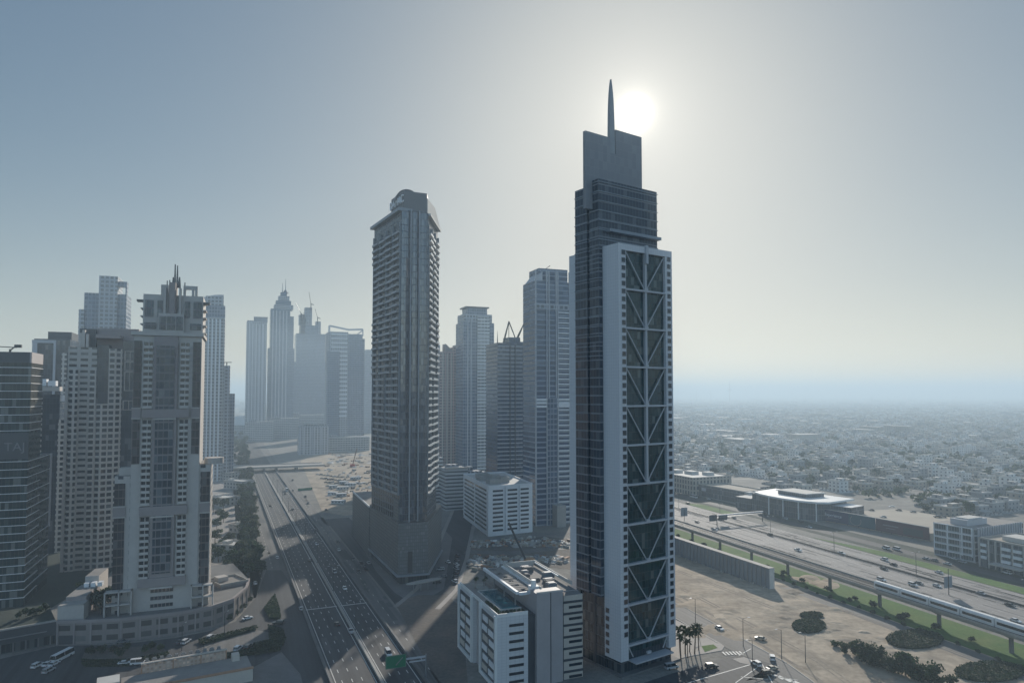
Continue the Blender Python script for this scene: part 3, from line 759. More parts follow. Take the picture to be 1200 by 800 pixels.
# ================================================================ low hotel with the roof pool
facade("white_tile", (.46, .465, .47), (.60, .605, .61), fh=1.0, bw=1.6, sill=.06, head=1.0, jamb=.03, var=.08, rough=.45, ior=1.5, tilt=.004)
P0 = gp(583, 723.5, 24.4)
H = Frame(P0, EF); hd = Frame(P0, (-ED[0], -ED[1]))
root = thing("pool_hotel", "low hotel with white framed blocks, teal roof pool and tan panelled wing", "building", H.pt(16, -22, 0))
def hl(b, u0, u1, s0, s1, z0, z1, m=0, mt=None): b.box(H, u0, u1, -s1, -s0, z0, z1, m, mt)
b = MB(); hl(b, 0, 11.2, .0, 17, 0, 24.4); b.build("white_block", [M["white_tile"]], root)
b = MB(); hl(b, 0, 11.2, 26, 43, 0, 24.4); b.build("white_block", [M["white_tile"]], root)
b = MB(); hl(b, 1.4, 11.2, 17, 26, 0, 23.6); b.build("recess", M["taupe_panel"], root)
b = MB(); hl(b, 11.2, 14.2, .9, 43, 0, 23.8); b.build("link", M["dark_panel"], root)
LS = Frame(H.p(0, -43), (-ED[0], -ED[1]))       # the left (street) side of the blocks, runs toward the viewer
for a0, a1 in ((0, 17), (26, 43)):
    b = MB(); b.box(LS, a0 + 1.2, a1 - 1.2, 0, .25, 1.6, 23.0); b.build("dark_infill", M["dark_panel"], root)
    for side in ((a0, a0 + 1.2), (a1 - 1.2, a1)):
        b = MB(); b.box(LS, *side, .0, .9, .4, 24.9); b.build("frame_side", M["white_paint"], root)
    b = MB(); b.box(LS, a0 + 1.2, a1 - 1.2, 0, .9, .4, 1.6); b.build("frame_sill", M["white_paint"], root)
    for k in range(6):
        for q in range(2):
            b = MB(); w0 = a0 + 2.2 + q * 6.6 + (k % 2) * .8; b.box(LS, w0, w0 + 5.2, .25, .5, 2.8 + k * 3.4, 4.8 + k * 3.4); b.build("panel", M["white_panel"] if (k + q) % 3 else M["tan_panel"], root)
wq = window_proto(5.4, .9, M["dark_metal"], M["pane"], .10, .12, False)
for k in range(8): stick(wq, root, H, 4.2, 0, 1.9 + k * 2.7)
# terrace with pool, planting and parapet
b = MB(); hl(b, .3, 11, .3, 42.7, 24.4, 24.8); b.build("terrace", M["pavement_stone"], root)
b = MB(); hl(b, 3.4, 10.8, 6, 30, 24.8, 24.95); b.build("pool_water", M["pool_water"], root)
b = MB(); hl(b, 3.0, 3.4, 5.6, 30.4, 24.8, 25.15); hl(b, 3.4, 11.1, 5.6, 6, 24.8, 25.15); hl(b, 3.4, 11.1, 30, 30.4, 24.8, 25.15); b.build("pool_edge", M["roof_pale"], root)
b = MB(); hl(b, 0, .3, 0, 43, 24.4, 25.5); hl(b, .3, 11.2, 0, .3, 24.4, 25.5); b.build("parapet", M["white_paint"], root)
for (s0, s1) in ((31.5, 34), (35, 38)):
    b = MB(); hl(b, 4, 8, s0, s1, 24.8, 25.5); b.build("planter", M["concrete"], root)
# raised louvred canopy
b = MB(); hl(b, 9.6, 10.6, 7, 43, 29.2, 30.2); hl(b, 17.4, 18.2, 7, 43, 29.2, 30.2); b.build("louvre_frame", M["white_panel"], root)
b = MB(); hl(b, 10.6, 17.4, 6.2, 7, 29.0, 30.0); b.build("louvre_beam", M["white_panel"], root)
for k in range(18):
    s = 7.6 + k * 2.0
    b = MB()
    hl(b, 10.6, 12.8 if k % 3 == 1 else 17.4, s, s + (1.5 if k % 4 else .6), 29.35, 29.75)
    if k % 3 == 1: hl(b, 14.4, 17.4, s, s + 1.5, 29.35, 29.75)
    b.build("louvre", M["roof_gravel"], root)
b = MB(); hl(b, 14.2, 18.2, 5, 43, 23.8, 29.2); b.build("canopy_wall", M["taupe_panel"], root)
for s in (9, 20, 31, 42):
    b = MB(); hl(b, 10.0, 10.4, s, s + .5, 24.8, 29.2); b.build("post", M["grey_metal"], root)
# tall core, equipment well, tan wing
b = MB(); hl(b, 14.2, 24.2, -.6, 5, 0, 31.0); b.build("core_wall", M["taupe_panel"], root)
b = MB(); hl(b, 19.4, 19.6, -.75, -.59, 0, 31); b.build("joint", M["dark_metal"], root)
b = MB(); hl(b, 14.2, 24.2, -.7, -.3, 31, 31.5); hl(b, 18.2, 18.6, 5, 43, 30.2, 31.5); hl(b, 31.6, 32.1, 8, 43, 30.2, 31.4); hl(b, 18.6, 31.6, 42.5, 43, 29.2, 31.3); b.build("parapet", M["roof_pale"], root)
b = MB(); hl(b, 18.2, 32, 5, 43, 0, 29.2, 0, 1); b.build("main_block", [M["taupe_panel"], M["roof_gravel"]], root)
b = MB(); hl(b, 24.6, 32.4, .4, 5, 0, 27.2, 0, 1); hl(b, 24.6, 32.4, .4, 43, 27.2, 28.9, 0, 1); b.build("tan_wing", [M["tan_panel"], M["roof_gravel"]], root)
b = MB(); hl(b, 24.2, 24.7, -.1, 5, 0, 30.2); b.build("joint", M["dark_metal"], root)
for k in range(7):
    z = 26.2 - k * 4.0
    b = MB(); hl(b, 24.7, 32.5, .22, .40, z, z + .8); b.build("black_band", M["dark_panel"], root)  # black facade bands between the tan storeys
    b = MB(); hl(b, 27.0, 32.0, .22, .40, z - 1.9, z - 1.0); b.build("slot_window", M["pane"], root)
for k in range(9):
    x0, s0 = 20 + RND.random() * 8, 10 + k * 3.3; w, l, h = 2 + RND.random() * 2.4, 2 + RND.random(), .9 + RND.random() * 1.3
    b = MB(); hl(b, x0, x0 + w, s0, s0 + l, 29.2, 29.2 + h); hl(b, x0 + .3, x0 + w - .3, s0 + .3, s0 + l - .3, 29.2 + h, 29.4 + h); b.build("cooling_unit", M["concrete_dark"] if k % 2 else M["hoarding_grey"], root)
b = MB(); hl(b, 15, 18.0, 6, 9, 29.2, 31.6); b.tube(H.pt(16.5, -7.5, 31.6), H.pt(16.5, -7.5, 33.6), 1.0, .9, 12); b.build("roof_tank", M["white_paint"], root)
b = MB(); b.tube(H.pt(31.2, -40, 30.9), H.pt(31.2, -18, 30.9), .3); b.build("roof_duct", M["white_paint"], root)

# ================================================================ south-west cluster
def rel(poly, f): return [f.p(u, -s) for u, s in poly]
facade("green_glass", (.06, .07, .065), (.008, .022, .022), fh=3.75, bw=1.5, sill=.04, head=.97, jamb=.04, var=.7, rough=.1, tilt=.035, ior=1.45)
facade("brown_glass", (.13, .12, .10), (.05, .047, .035), fh=3.75, bw=2.2, sill=.04, head=.97, jamb=.03, var=.5, rough=.15)
P = gp(27, 710); H1 = Frame(P, EF); Ya = P[1]
root = thing("sign_tower", "dark green glass tower with pale floor lines and a faded name band", "tower", H1.p(-12, -12))
FA = Frame(H1.p(-46), EF); RA = Frame(P, ED)     # front runs to the corner; right side runs away
zl0, zl1 = 0, zat(539, Ya); zu1 = zat(414, Ya)
b = MB(); b.box(FA, 0, 46, -42, 0, 0, zl1, 0, 1); b.build("lower_block", [M["green_glass"], M["roof_gravel"]], root)
b = MB(); b.box(FA, 0, 46, -21, -.6, zl1, zu1, 0, 1); b.build("upper_block", [M["green_glass"], M["roof_gravel"]], root)
b = MB(); b.box(RA, .7, 21, -.5, .12, zl1 + 14, zu1 - 4.5); b.build("side_glazing", M["brown_glass"], root)
b = MB(); b.box(FA, 0, 46.15, -.9, -.35, zu1 - 4.5, zu1 + .6); b.build("cap_band", M["dark_panel"], root)
b = MB(); b.box(RA, .3, 21, -.5, .15, zu1 - 4.5, zu1 + .6); b.build("cap_band", M["taupe_panel"], root)
b = MB(); b.box(FA, 0, 46, -.75, -.3, zl1 + .6, zl1 + 13); b.build("name_band", M["dark_panel"], root)
text_part("TAJ", 5.6, .2, M["letter_dim"], root, FA, 40.6, -.2, zl1 + 4.6, "sign_lettering")
for k in range(22):
    z = zl1 + 14 + k * 3.75
    if z > zu1 - 4: break
    b = MB(); b.box(FA, 0, 46.2, -.9, -.2, z - .1, z + .16); b.box(RA, .2, 21, -.2, .45, z - .1, z + .2); b.build("floor_line", M["white_panel"], root)
for k in range(18):
    z = zl1 - .5 - k * 3.75
    if z < 3: break
    b = MB(); b.box(FA, 0, 46.45, 0, .3, z - .1, z + .16); b.box(RA, .0, 42 if k % 2 == 0 else 22, 0, .3, z - .1, z + .16); b.build("floor_line", M["white_panel"], root)
b = MB(); b.box(RA, 40, 41.6, .1, .8, 30, zl1); b.build("corner_pier", M["grey_panel"], root)
t = thing("roof_crane", "window cleaning crane arm perched on the dark green glass tower roof", "crane", (*H1.p(-10, -6), zu1))
b = MB(); b.tube(H1.pt(-10, -6, zu1), H1.pt(-10, -6, zu1 + 2.2), .5); b.build("mast", M["dark_metal"], t)
b = MB(); b.bar(H1.pt(-22, -6, zu1 + 3.6), H1.pt(-7.2, -6, zu1 + 3.0), .4, .4); b.bar(H1.pt(-10, -6, zu1 + 1.5), H1.pt(-7.4, -6, zu1 + 4.2), .5, .5); b.build("arm", M["dark_metal"], t)
b = MB(); b.box(H1, -8.2, -5.4, -6.9, -5.2, zu1 + 3.0, zu1 + 4.4); b.build("counterweight", M["dark_metal"], t)

# low dark podium with planted roof
root = thing("dark_podium", "low dark shop podium with planted roof beneath the green glass tower", "building", (*gp(30, 762), 0))
pf = seg(gp(-40, 776), gp(65, 755.5))
b = MB(); b.box(pf, 0, pf.len, -30, 0, 4.2, 9.3, 0, 1); b.build("wall", [M["dark_panel"], M["scrub_verge"]], root)
b = MB(); b.box(pf, 0, pf.len, -30, -1.5, 0, 4.2); b.build("shop_front", M["dark_glass"], root)
b = MB(); b.box(pf, 0, pf.len, -.6, .25, 9.3, 9.9); b.build("coping", M["concrete"], root)
b = MB(); b.box(pf, 0, pf.len - 3, 0, .5, 6.0, 6.35); b.build("canopy_line", M["grey_metal"], root)
for k in range(9):
    b = MB(); b.box(pf, 2 + k * 4, 2.5 + k * 4, -1.3, -.7, 0, 4.2); b.build("column", M["concrete_dark"], root)

# curved podium with windows
facade("podium_wall", (.25, .22, .205), (.06, .055, .055), fh=4.2, bw=6.0, sill=.28, head=.78, jamb=.14, var=.4, rough=.3, ior=1.5)
root = thing("curved_podium", "long curved mauve podium wall with shop windows under the cream spired tower", "building", (*gp(180, 735), 0))
cp = [gp(65.6, 755.3), gp(105, 754), gp(140, 752), gp(207, 744), gp(247, 736), gp(273, 726), gp(289, 711), gp(292, 700)]
back = [(cp[-1][0] - 22, cp[-1][1] + 34), (cp[0][0] - 20, cp[0][1] + 70)]
b = MB(); b.prism(cp + back, 0, 8.4, 0, 1); b.build("wall", [M["podium_wall"], M["concrete_dark"]], root)
b = MB()
for i in range(len(cp) - 1):
    f = seg(cp[i], cp[i + 1]); b.box(f, -.05, f.len + .05, -.8, .25, 8.4, 9.5)
b.build("parapet", M["mauve_wall"], root)
for i in range(len(cp) - 1):
    f = seg(cp[i], cp[i + 1]); n = max(1, int(f.len / 6))
    for k in range(n):
        b = MB(); b.box(f, f.len * k / n + .1, f.len * k / n + .7, 0, .3, 0, 8.4); b.build("pilaster", M["mauve_wall"], root)
fe = seg(cp[0], cp[1])
b = MB(); b.box(fe, 1, 7.2, .02, .1, .2, 3.6); b.build("garage_opening", M["dark_panel"], root)
# cream block and plant terraces that stand on the podium
root = thing("terrace_block", "plain cream stair block stepping back up the podium beside the green glass tower", "building", (*gp(80, 728, 8.4), 8.4))
pb = seg(gp(66, 729.5, 8.4), gp(97, 727, 8.4))
b = MB(); b.box(pb, 0, pb.len, -7, -.9, 8.4, 14.4, 0, 1); b.build("wall", [M["cream_wall"], M["roof_gravel"]], root)
b = MB(); b.box(pb, 1, pb.len - 1, -26, -7, 8.4, 16.5, 0, 1); b.build("upper_wall", [M["mauve_wall"], M["roof_gravel"]], root)
b = MB(); b.box(pb, 2.5, pb.len - 1.5, -40, -26, 8.4, 20, 0, 1); b.build("rear_wall", [M["cream_wall"], M["roof_gravel"]], root)
for k in range(3):
    b = MB(); b.box(pb, 3.4 + k * 2.6, 5.2 + k * 2.6, -24, -21, 16.5, 18.2); b.build("skylight", M["white_panel"], root)
b = MB(); b.box(pb, .2, pb.len - .2, -7.2, -.8, 14.4, 14.8); b.build("coping", M["concrete"], root)

# ---- cream tower with the crown
facade("bay_blue", (.22, .20, .20), (.012, .028, .042), fh=3.5, bw=2.0, sill=.20, head=1.0, jamb=.06, var=.6, rough=.12, tilt=.03)
facade("strip_brown", (.13, .10, .095), (.022, .022, .025), fh=3.5, bw=1.6, sill=.15, head=1.0, jamb=.05, var=.4, rough=.2)
facade("cream_side", (.47, .435, .40), (.03, .035, .045), fh=3.5, bw=4.5, sill=.3, head=.8, jamb=.28, var=.5)
yf = 296.0; x0 = xat(137, yf - 8)
T = Frame((x0, yf - 8), EF)
U = lambda px: T.u_at(px)
uA, uB = 0.0, U(250)
root = thing("crowned_tower", "cream residential tower with central blue glass bay, stacked balconies and twin spire crown", "skyscraper", T.pt(uB / 2, -14, 8.4))
Yc = T.p(uB / 2)[1]
zsh = zat(392, Yc); zwl = zat(556, Yc); zwr = zat(546, Yc); ztp = zat(345, Yc)
CW, MV = M["cream_wall"], M["mauve_wall"]
b = MB(); b.box(T, 0, U(168), -24, 0, 8.4, zwl, 0, 1); b.build("wing", [M["cream_side"], M["roof_gravel"]], root)
b = MB(); b.box(T, U(224), uB, -24, 0, 8.4, zwr, 0, 1); b.build("wing", [M["cream_side"], M["roof_gravel"]], root)
b = MB(); b.box(T, U(157), U(236.5), -27, .5, 8.4, zsh, 0, 1); b.build("shaft", [CW, M["roof_gravel"]], root)
b = MB(); b.box(T, U(181), U(209), 0, 1.6, 20, zsh - 1, 0); b.build("bay_surround", MV, root)
b = MB(); b.box(T, U(184.5), U(205.5), 1.6, 2.1, 24, zsh - 5); b.build("glass_bay", M["bay_blue"], root)
for z, h in ((zat(484, Yc), 3.6), (zat(597, Yc), 3.8), (20.5, 3.6)):
    b = MB(); b.box(T, U(168.5), U(223.5), .5, 2.5, z - h / 2, z + h / 2); b.build("band", MV, root)
    b = MB(); b.box(T, U(181.5), U(208.5), 2.5, 2.8, z - h / 2 - .9, z - h / 2 - .2); b.build("band_sill", CW, root)
for pa, pb_, z1, zlo, d0 in ((157.5, 166.5, zsh - 3, zwl + 5, .5), (226.5, 235.5, zsh - 3, zwr + 5, .5), (138.5, 151, zwl - 3, 16, 0), (238.5, 249, zwr - 3, 16, 0)):
    b = MB(); b.box(T, U(pa), U(pb_), d0, d0 + .35, zlo, z1); b.build("glass_strip", M["strip_brown"], root)
    zz = zat(484, Yc) if d0 else zat(597, Yc)
    b = MB(); b.box(T, U(pa) - .3, U(pb_) + .3, d0, d0 + .6, zz - 2, zz + 2); b.build("strip_band", MV, root)
    for e in (-2.4, 2.0):
        b = MB(); b.box(T, U(pa) - .4, U(pb_) + .4, d0, d0 + .8, zz + e, zz + e + .5); b.build("strip_sill", CW, root)
# balconies either side of the bay
bp = MB(); wB = U(180.5) - U(168.5)
bp.box(W0, 0, wB, 0, 1.5, 0, .3); bp.box(W0, .3, wB - .2, 1.38, 1.5, .3, 1.15); bp.box(W0, 0, .25, 0, 1.5, .3, 2.9); bp.box(W0, wB * .52, wB * .52 + .3, 0, 1.2, .3, 2.9)
balc = proto_part(bp, "balcony", CW)
dp = MB(); dp.box(W0, .4, wB * .48, 0, .06, .3, 2.7); dp.box(W0, wB * .6, wB - .3, 0, .06, .3, 2.7); door = proto_part(dp, "balcony_door", M["pane"])
n = 0
for k in range(45):
    z = 22 + k * 2.56
    if z > zsh - 4: break
    for px in (168.5, 211.5):
        if any(abs(z + 1 - zz) < 2.6 for zz in (zat(484, Yc), zat(597, Yc))): continue
        stick(balc, root, T, U(px), .5, z); stick(door, root, T, U(px), .5, z); n += 1
wc = window_proto(1.7, 1.3, CW, M["pane"], .12, .1, False)
for k in range(19):
    z = 17 + k * 2.56
    for px, zt in ((156.8, zwl), (229.5, zwr)):
        if z < zt - 5: stick(wc, root, T, U(px), .0, z)
wm = window_proto(1.5, 1.6, MV, M["pane"], .12, .1, False)
for r in range(3):
    for px in (183, 187.5, 192, 196.5, 201, 205): stick(wm, root, T, U(px), .5, 9.6 + r * 3.1)
# head block and crown
b = MB(); b.box(T, U(166), U(237), -24, -1.5, zsh, ztp, 0, 1); b.build("head_block", [CW, M["roof_gravel"]], root)
b = MB(); b.box(T, U(157) - 1, U(237) + .6, -27.5, 1.6, zsh - .6, zsh + 1.0); b.build("cornice", CW, root)
zm = zat(374, Yc)
for pa, pb_, za, zz in ((168, 178.5, zm + 1, ztp - 2.5), (183, 189, zm + 1, ztp - 2.5), (215.5, 221.5, zm + 1, ztp - 2.5), (225.5, 235.5, zm + 1, ztp - 2.5), (168, 182, zsh + 2.5, zm - 1.5), (222, 235, zsh + 2.5, zm - 1.5)):
    b = MB(); b.box(T, U(pa), U(pb_), -1.5, -1.2, za, zz); b.build("head_window", M["bay_blue"], root)
b = MB(); b.box(T, U(185), U(215), -1.5, 1.0, zsh + 1, zm + 2.5); b.build("head_bay", CW, root)
for pa, pb_ in ((186.5, 194), (195.5, 204.5), (206, 213.5)):
    b = MB(); b.box(T, U(pa), U(pb_), 1.0, 1.25, zsh + 2, zm + 1.2); b.build("head_window", M["bay_blue"], root)
zc = zat(333, Yc)
b = MB(); b.prism([T.p(U(196.5)), T.p(U(198), 1.2), T.p(U(204), 1.2), T.p(U(205.5)), T.p(U(205.5), -6), T.p(U(196.5), -6)], zm + 2.5, zat(331, Yc)); b.build("crown_core", MV, root)
for px in (190.5, 208.5):
    b = MB(); b.box(T, U(px), U(px) + .9, -2, .2, zm + 2, ztp + 3); b.build("crown_fin", CW, root)
for pa, pb_ in ((186.5, 195), (213, 230)):
    b = MB(); b.box(T, U(pa), U(pb_), -3.5, -2, zc - 1.6, zc); b.box(T, U(pa), U(pa) + 1.1, -3.5, -2, ztp, zc - 1.6); b.box(T, U(pb_) - 1.1, U(pb_), -3.5, -2, ztp, zc - 1.6)
    if pb_ - pa > 10: b.box(T, U(223), U(223) + 1, -3.5, -2, ztp, zc - 1.6)
    b.build("crown_frame", CW, root)
for px, y1, w_ in ((202.6, 308, .55), (205.4, 309.5, .55), (200.5, 323.5, .6), (208, 323, .7), (193.5, 328, .5), (196.5, 327, .5), (214.5, 329, .5)):
    b = MB(); z0 = zat(333, Yc) - (6 if px > 213 or px < 198 else 1); b.tube(T.pt(U(px), -2.5, z0), T.pt(U(px), -2.5, zat(y1, Yc)), w_, w_ * .45, 6); b.build("spire", M["concrete_dark"], root)
for px in (166, 237):
    s = 1 if px > 200 else -1
    b = MB(); b.box(T, min(U(px), U(px) + s * 2.6), max(U(px), U(px) + s * 2.6), -6, -2, ztp - 3.2, ztp - 2.4); b.build("side_ledge", M["concrete_dark"], root)
    for k in range(5):
        b = MB(); b.box(T, min(U(px), U(px) + s * 1.2), max(U(px), U(px) + s * 1.2), -12, -3, zsh + 1 + k * 3.4, zsh + 1.5 + k * 3.4); b.build("side_balcony", CW, root)
b = MB(); b.prism([T.p(U(237) + 5.5 + 4 * math.cos(a), -6 + 4 * math.sin(a)) for a in [-2 * math.pi * k / 14 for k in range(14)]], zwr, zwr + 2.6); b.build("terrace_rotunda", CW, root)
b = MB(); b.box(T, 1, U(157), -10, -4, zwl, zwl + 3); b.build("wing_head", CW, root)
# open white frames at the foot of the wings
for pa, pb_, z in ((131, 163, 18.5), (230, 256, 18)):
    b = MB()
    for u in (U(pa), (U(pa) + U(pb_)) / 2, U(pb_) - .5): b.box(T, u, u + .5, 0.6, 3.6, 8.4, z)
    for zz in (12.6, z - .6): b.box(T, U(pa), U(pb_), .6, 3.6, zz, zz + .6)
    b.build("loggia_frame", CW, root)

# ---- grid-windowed cream tower behind
facade("cream_grid", (.56, .525, .48), (.010, .016, .024), fh=3.35, bw=3.6, sill=.26, head=.86, jamb=.17, var=.5)
facade("cream_slots", (.46, .435, .40), (.010, .016, .024), fh=3.35, bw=5.5, sill=.42, head=.84, jamb=.16, var=.4)
facade("deep_blue", (.05, .06, .075), (.014, .024, .038), fh=3.35, bw=1.7, sill=.06, head=1.0, jamb=.04, var=.6, rough=.1)
Yd = 388.0; G = Frame((xat(78, Yd), Yd), EF); V = lambda px: G.u_at(px)
root = thing("grid_tower", "cream grid-windowed tower with a deep blue glass shaft, half hidden by the spired cream tower", "skyscraper", G.pt(V(118), -18, 0))
Yg = G.p(V(115))[1]
za = zat(418, Yg)
b = MB(); b.box(G, V(80), V(114), -34, 0, 0, zat(407, Yg), 0, 1); b.build("shaft", [M["cream_slots"], M["roof_gravel"]], root)
for pa, pb_ in ((83.5, 92.5), (106.5, 114)):
    b = MB(); b.box(G, V(pa), V(pb_), 0, .9, 0, zat(432, Yg)); b.build("window_column", M["cream_grid"], root)
b = MB(); b.box(G, V(78), V(81.5), -30, .7, 0, zat(446, Yg)); b.build("corner_pier", M["cream_wall"], root)
b = MB(); b.box(G, V(114), V(128), -30, -.6, 0, zat(404, Yg)); b.build("glass_shaft", M["deep_blue"], root)
b = MB(); b.prism([G.p(V(113.8), .2), G.p(V(121), 1.8), G.p(V(128.2), .6), G.p(V(128.2), -20), G.p(V(113.8), -20)], 0, zat(473, Yg)); b.build("bowed_grid", M["cream_grid"], root)
b = MB(); b.prism([G.p(V(128.2), .8), G.p(V(135), -.4), G.p(V(142.5), -3.5), G.p(V(142.5), -30), G.p(V(128.2), -30)], 0, zat(408, Yg), 0, 1); b.build("corner_bay", [M["cream_grid"], M["roof_gravel"]], root)
b = MB(); b.box(G, V(142.5), V(160), -30, -5, 0, zat(398, Yg), 0, 1); b.build("glass_shaft", [M["deep_blue"], M["roof_gravel"]], root)
for pa, pb_, y0, y1 in ((145, 158, 411, 421), (145, 158, 423.5, 433), (145, 158, 435.5, 457), (144, 158, 470, 480)):
    b = MB(); f0 = .5; za_, zb_ = zat(y1, Yg), zat(y0, Yg); d = -5
    b.box(G, V(pa), V(pb_), d, d + .8, za_ - .4, za_); b.box(G, V(pa), V(pb_), d, d + .8, zb_, zb_ + .4); b.box(G, V(pa), V(pa) + f0, d, d + .8, za_, zb_); b.box(G, V(pb_) - f0, V(pb_), d, d + .8, za_, zb_); b.box(G, (V(pa) + V(pb_)) / 2 - .15, (V(pa) + V(pb_)) / 2 + .15, d, d + .6, za_, zb_)
    b.build("window_frame", M["cream_wall"], root)
b = MB(); b.box(G, V(160), V(228), -30, -8, 0, zat(409, Yg), 0, 1); b.build("added_shade_wing", [M["cream_slots"], M["roof_gravel"]], root)  # unseen block behind the crowned tower, added to shade the south-west corner
b = MB(); b.box(G, V(110), V(160), -26, -8, za, zat(383, Yg), 0, 1); b.build("roof_block", [M["mauve_wall"], M["roof_gravel"]], root)
b = MB(); b.box(G, V(90), V(110), -24, -6, za, zat(384.5, Yg), 0, 1); b.build("roof_block", [M["dark_panel"], M["roof_gravel"]], root)
b = MB(); b.box(G, V(112), V(141), -9, 1, zat(396, Yg), zat(392, Yg)); b.build("roof_ledge", M["mauve_wall"], root)
for px in (92.5, 96, 100.5):
    b = MB(); b.box(G, V(px), V(px) + 1.4, -3, .4, zat(407, Yg), zat(387 + abs(px - 96), Yg)); b.build("roof_frame", M["cream_wall"], root)

# ---- blue glass and cream tower further back, and its low annex
Ye = 475.0; G5 = Frame((xat(38, Ye), Ye), EF); V5 = lambda px: G5.u_at(px)
root = thing("banded_tower", "blue glass tower in tall cream frames with stepped roof at the far left", "skyscraper", G5.pt(V5(60), -18, 0))
Yq = G5.p(V5(58))[1]
b = MB(); b.box(G5, 0, V5(82), -36, 0, 0, zat(397, Yq), 0, 1); b.build("shaft", [M["deep_blue"], M["roof_gravel"]], root)
for pa, pb_ in ((38, 44), (63, 66)):
    b = MB(); b.box(G5, V5(pa), V5(pb_), 0, .9, 0, zat(401, Yq)); b.build("frame_pier", M["grey_panel"], root)
b = MB(); b.box(G5, V5(38) - .2, V5(66), .0, 1.0, zat(402, Yq), zat(398.5, Yq)); b.build("frame_head", M["grey_panel"], root)
b = MB(); b.box(G5, V5(73), V5(79), 0, 1.2, 0, zat(413, Yq)); b.build("window_column", M["cream_grid"], root)
b = MB(); b.box(G5, V5(54), V5(82), -26, -4, zat(397, Yq), zat(388, Yq)); b.build("roof_block", M["dark_panel"], root)
Yx = 430.0; G6 = Frame((xat(40, Yx), Yx), EF); V6 = lambda px: G6.u_at(px)
root = thing("annex_tower", "shorter cream framed annex with boxed white roof rooms beside the green glass tower", "tower", G6.pt(V6(58), -10, 0))
Yw = G6.p(V6(58))[1]
b = MB(); b.box(G6, V6(42), V6(72), -24, 0, 0, zat(462, Yw), 0, 1); b.build("shaft", [M["deep_blue"], M["roof_gravel"]], root)
for pa, pb_, y in ((43, 52, 466), (71, 79, 492)):
    b = MB(); b.box(G6, V6(pa), V6(pb_), 0, .9, 0, zat(y, Yw)); b.build("window_column", M["cream_grid"], root)
b = MB(); b.box(G6, V6(42), V6(72), -6, 1.6, zat(458, Yw), zat(453, Yw)); b.build("roof_slab", M["cream_wall"], root)
for pa, pb_, y0, y1 in ((43, 55, 452, 444), (57, 66, 452, 446), (68, 80, 470, 463)):
    b = MB(); b.box(G6, V6(pa), V6(pb_), -7, -1, zat(y0, Yw), zat(y1, Yw)); b.build("roof_room", M["white_panel"], root)

# ---- farther towers
def far_tower(name, label, Y, blocks, mats, e=EF, depth=.8, cat="skyscraper"):
    """blocks: (part, px0, px1, y_bottom or None for the ground, y_top, setback in metres, material, depth factor)"""
    xs = [bk[1] for bk in blocks] + [bk[2] for bk in blocks]
    f = Frame((xat(min(xs), Y), Y), e); Ym = f.p(f.u_at((min(xs) + max(xs)) / 2))[1]
    root = thing(name, label, cat, f.pt(f.u_at((min(xs) + max(xs)) / 2), 0, 0)); wmax = f.u_at(max(xs))
    for bk in blocks:
        part, p0, p1, yb, yt, sb_, mt = bk[:7]; dk = bk[7] if len(bk) > 7 else 1.0
        b = MB(); b.box(f, f.u_at(p0), f.u_at(p1), -sb_ - wmax * depth * dk, -sb_, 0 if yb is None else zat(yb, Ym), zat(yt, Ym)); b.build(part, M[mt], root)
    return root, f, Ym
def ribs(root, f, pxs, z0, z1, w, out, mat, name="rib"):
    for px in pxs:
        b = MB(); u = f.u_at(px); b.box(f, u - w / 2, u + w / 2, 0, out, z0, z1); b.build(name, mat, root)
def bands(root, f, p0, p1, ys, Ym, h, out, mat, name="band", sb=0):
    for y in ys:
        b = MB(); z = zat(y, Ym); b.box(f, f.u_at(p0), f.u_at(p1), -sb, -sb + out, z - h / 2, z + h / 2); b.build(name, mat, root)
facade("far_blue", (.24, .28, .34), (.03, .06, .11), fh=4.0, bw=3.0, sill=.25, head=1.0, jamb=.10, var=.4)
facade("far_grey", (.40, .42, .45), (.05, .06, .075), fh=4.0, bw=4.0, sill=.35, head=.95, jamb=.18, var=.5)
facade("far_white", (.46, .46, .45), (.05, .06, .075), fh=3.8, bw=4.4, sill=.40, head=.95, jamb=.10, var=.5)
facade("far_pink", (.48, .34, .31), (.05, .05, .055), fh=3.7, bw=3.6, sill=.35, head=.92, jamb=.20, var=.5)
facade("blue_ribbon", (.30, .34, .40), (.015, .045, .10), fh=3.9, bw=12, sill=.30, head=1.0, jamb=.0, var=.3, rough=.12)
facade("dark_ribbon", (.12, .15, .20), (.012, .03, .065), fh=3.8, bw=2.4, sill=.24, head=1.0, jamb=.05, var=.5, rough=.12)
facade("ribbon_white", (.52, .53, .53), (.025, .03, .04), fh=3.1, bw=60, sill=.40, head=.80, jamb=.0, var=.1)

root, f, Ym = far_tower("stepped_glass_tower", "pale slab tower with an open roof notch rising above the cream cluster", 640, [
    ("shaft", 96, 146, None, 343, 4, "far_blue"), ("core_slab", 114, 136, None, 323, 0, "far_grey"), ("side_slab", 90.5, 97, None, 363, 2, "far_grey", .6),
    ("notch_pier", 144.6, 146.2, 343, 334, 4, "far_blue", .2), ("notch_lintel", 136, 146.2, 334, 328, 4, "far_blue", .3)], None)
root, f, Ym = far_tower("rounded_top_tower", "hazy white-ribbed tower with curved roof line just beyond the spired cream tower", 780, [
    ("shaft", 236, 263, None, 372, 0, "far_white"), ("upper_shaft", 236, 263, 372, 358, 1, "far_blue", .9), ("parapet", 240, 261, 358, 347, 1, "far_grey", .2), ("shoulder", 262, 270, None, 428, 3, "far_grey", .8), ("low_wing", 268, 276, None, 461, 8, "far_blue", .8)], None)
ribs(root, f, (244, 248.5, 253, 257.5), 0, zat(374, Ym), 1.6, 1.2, M["white_panel"])
b = MB(); u0, u1 = f.u_at(236), f.u_at(261); zt = zat(358, Ym)
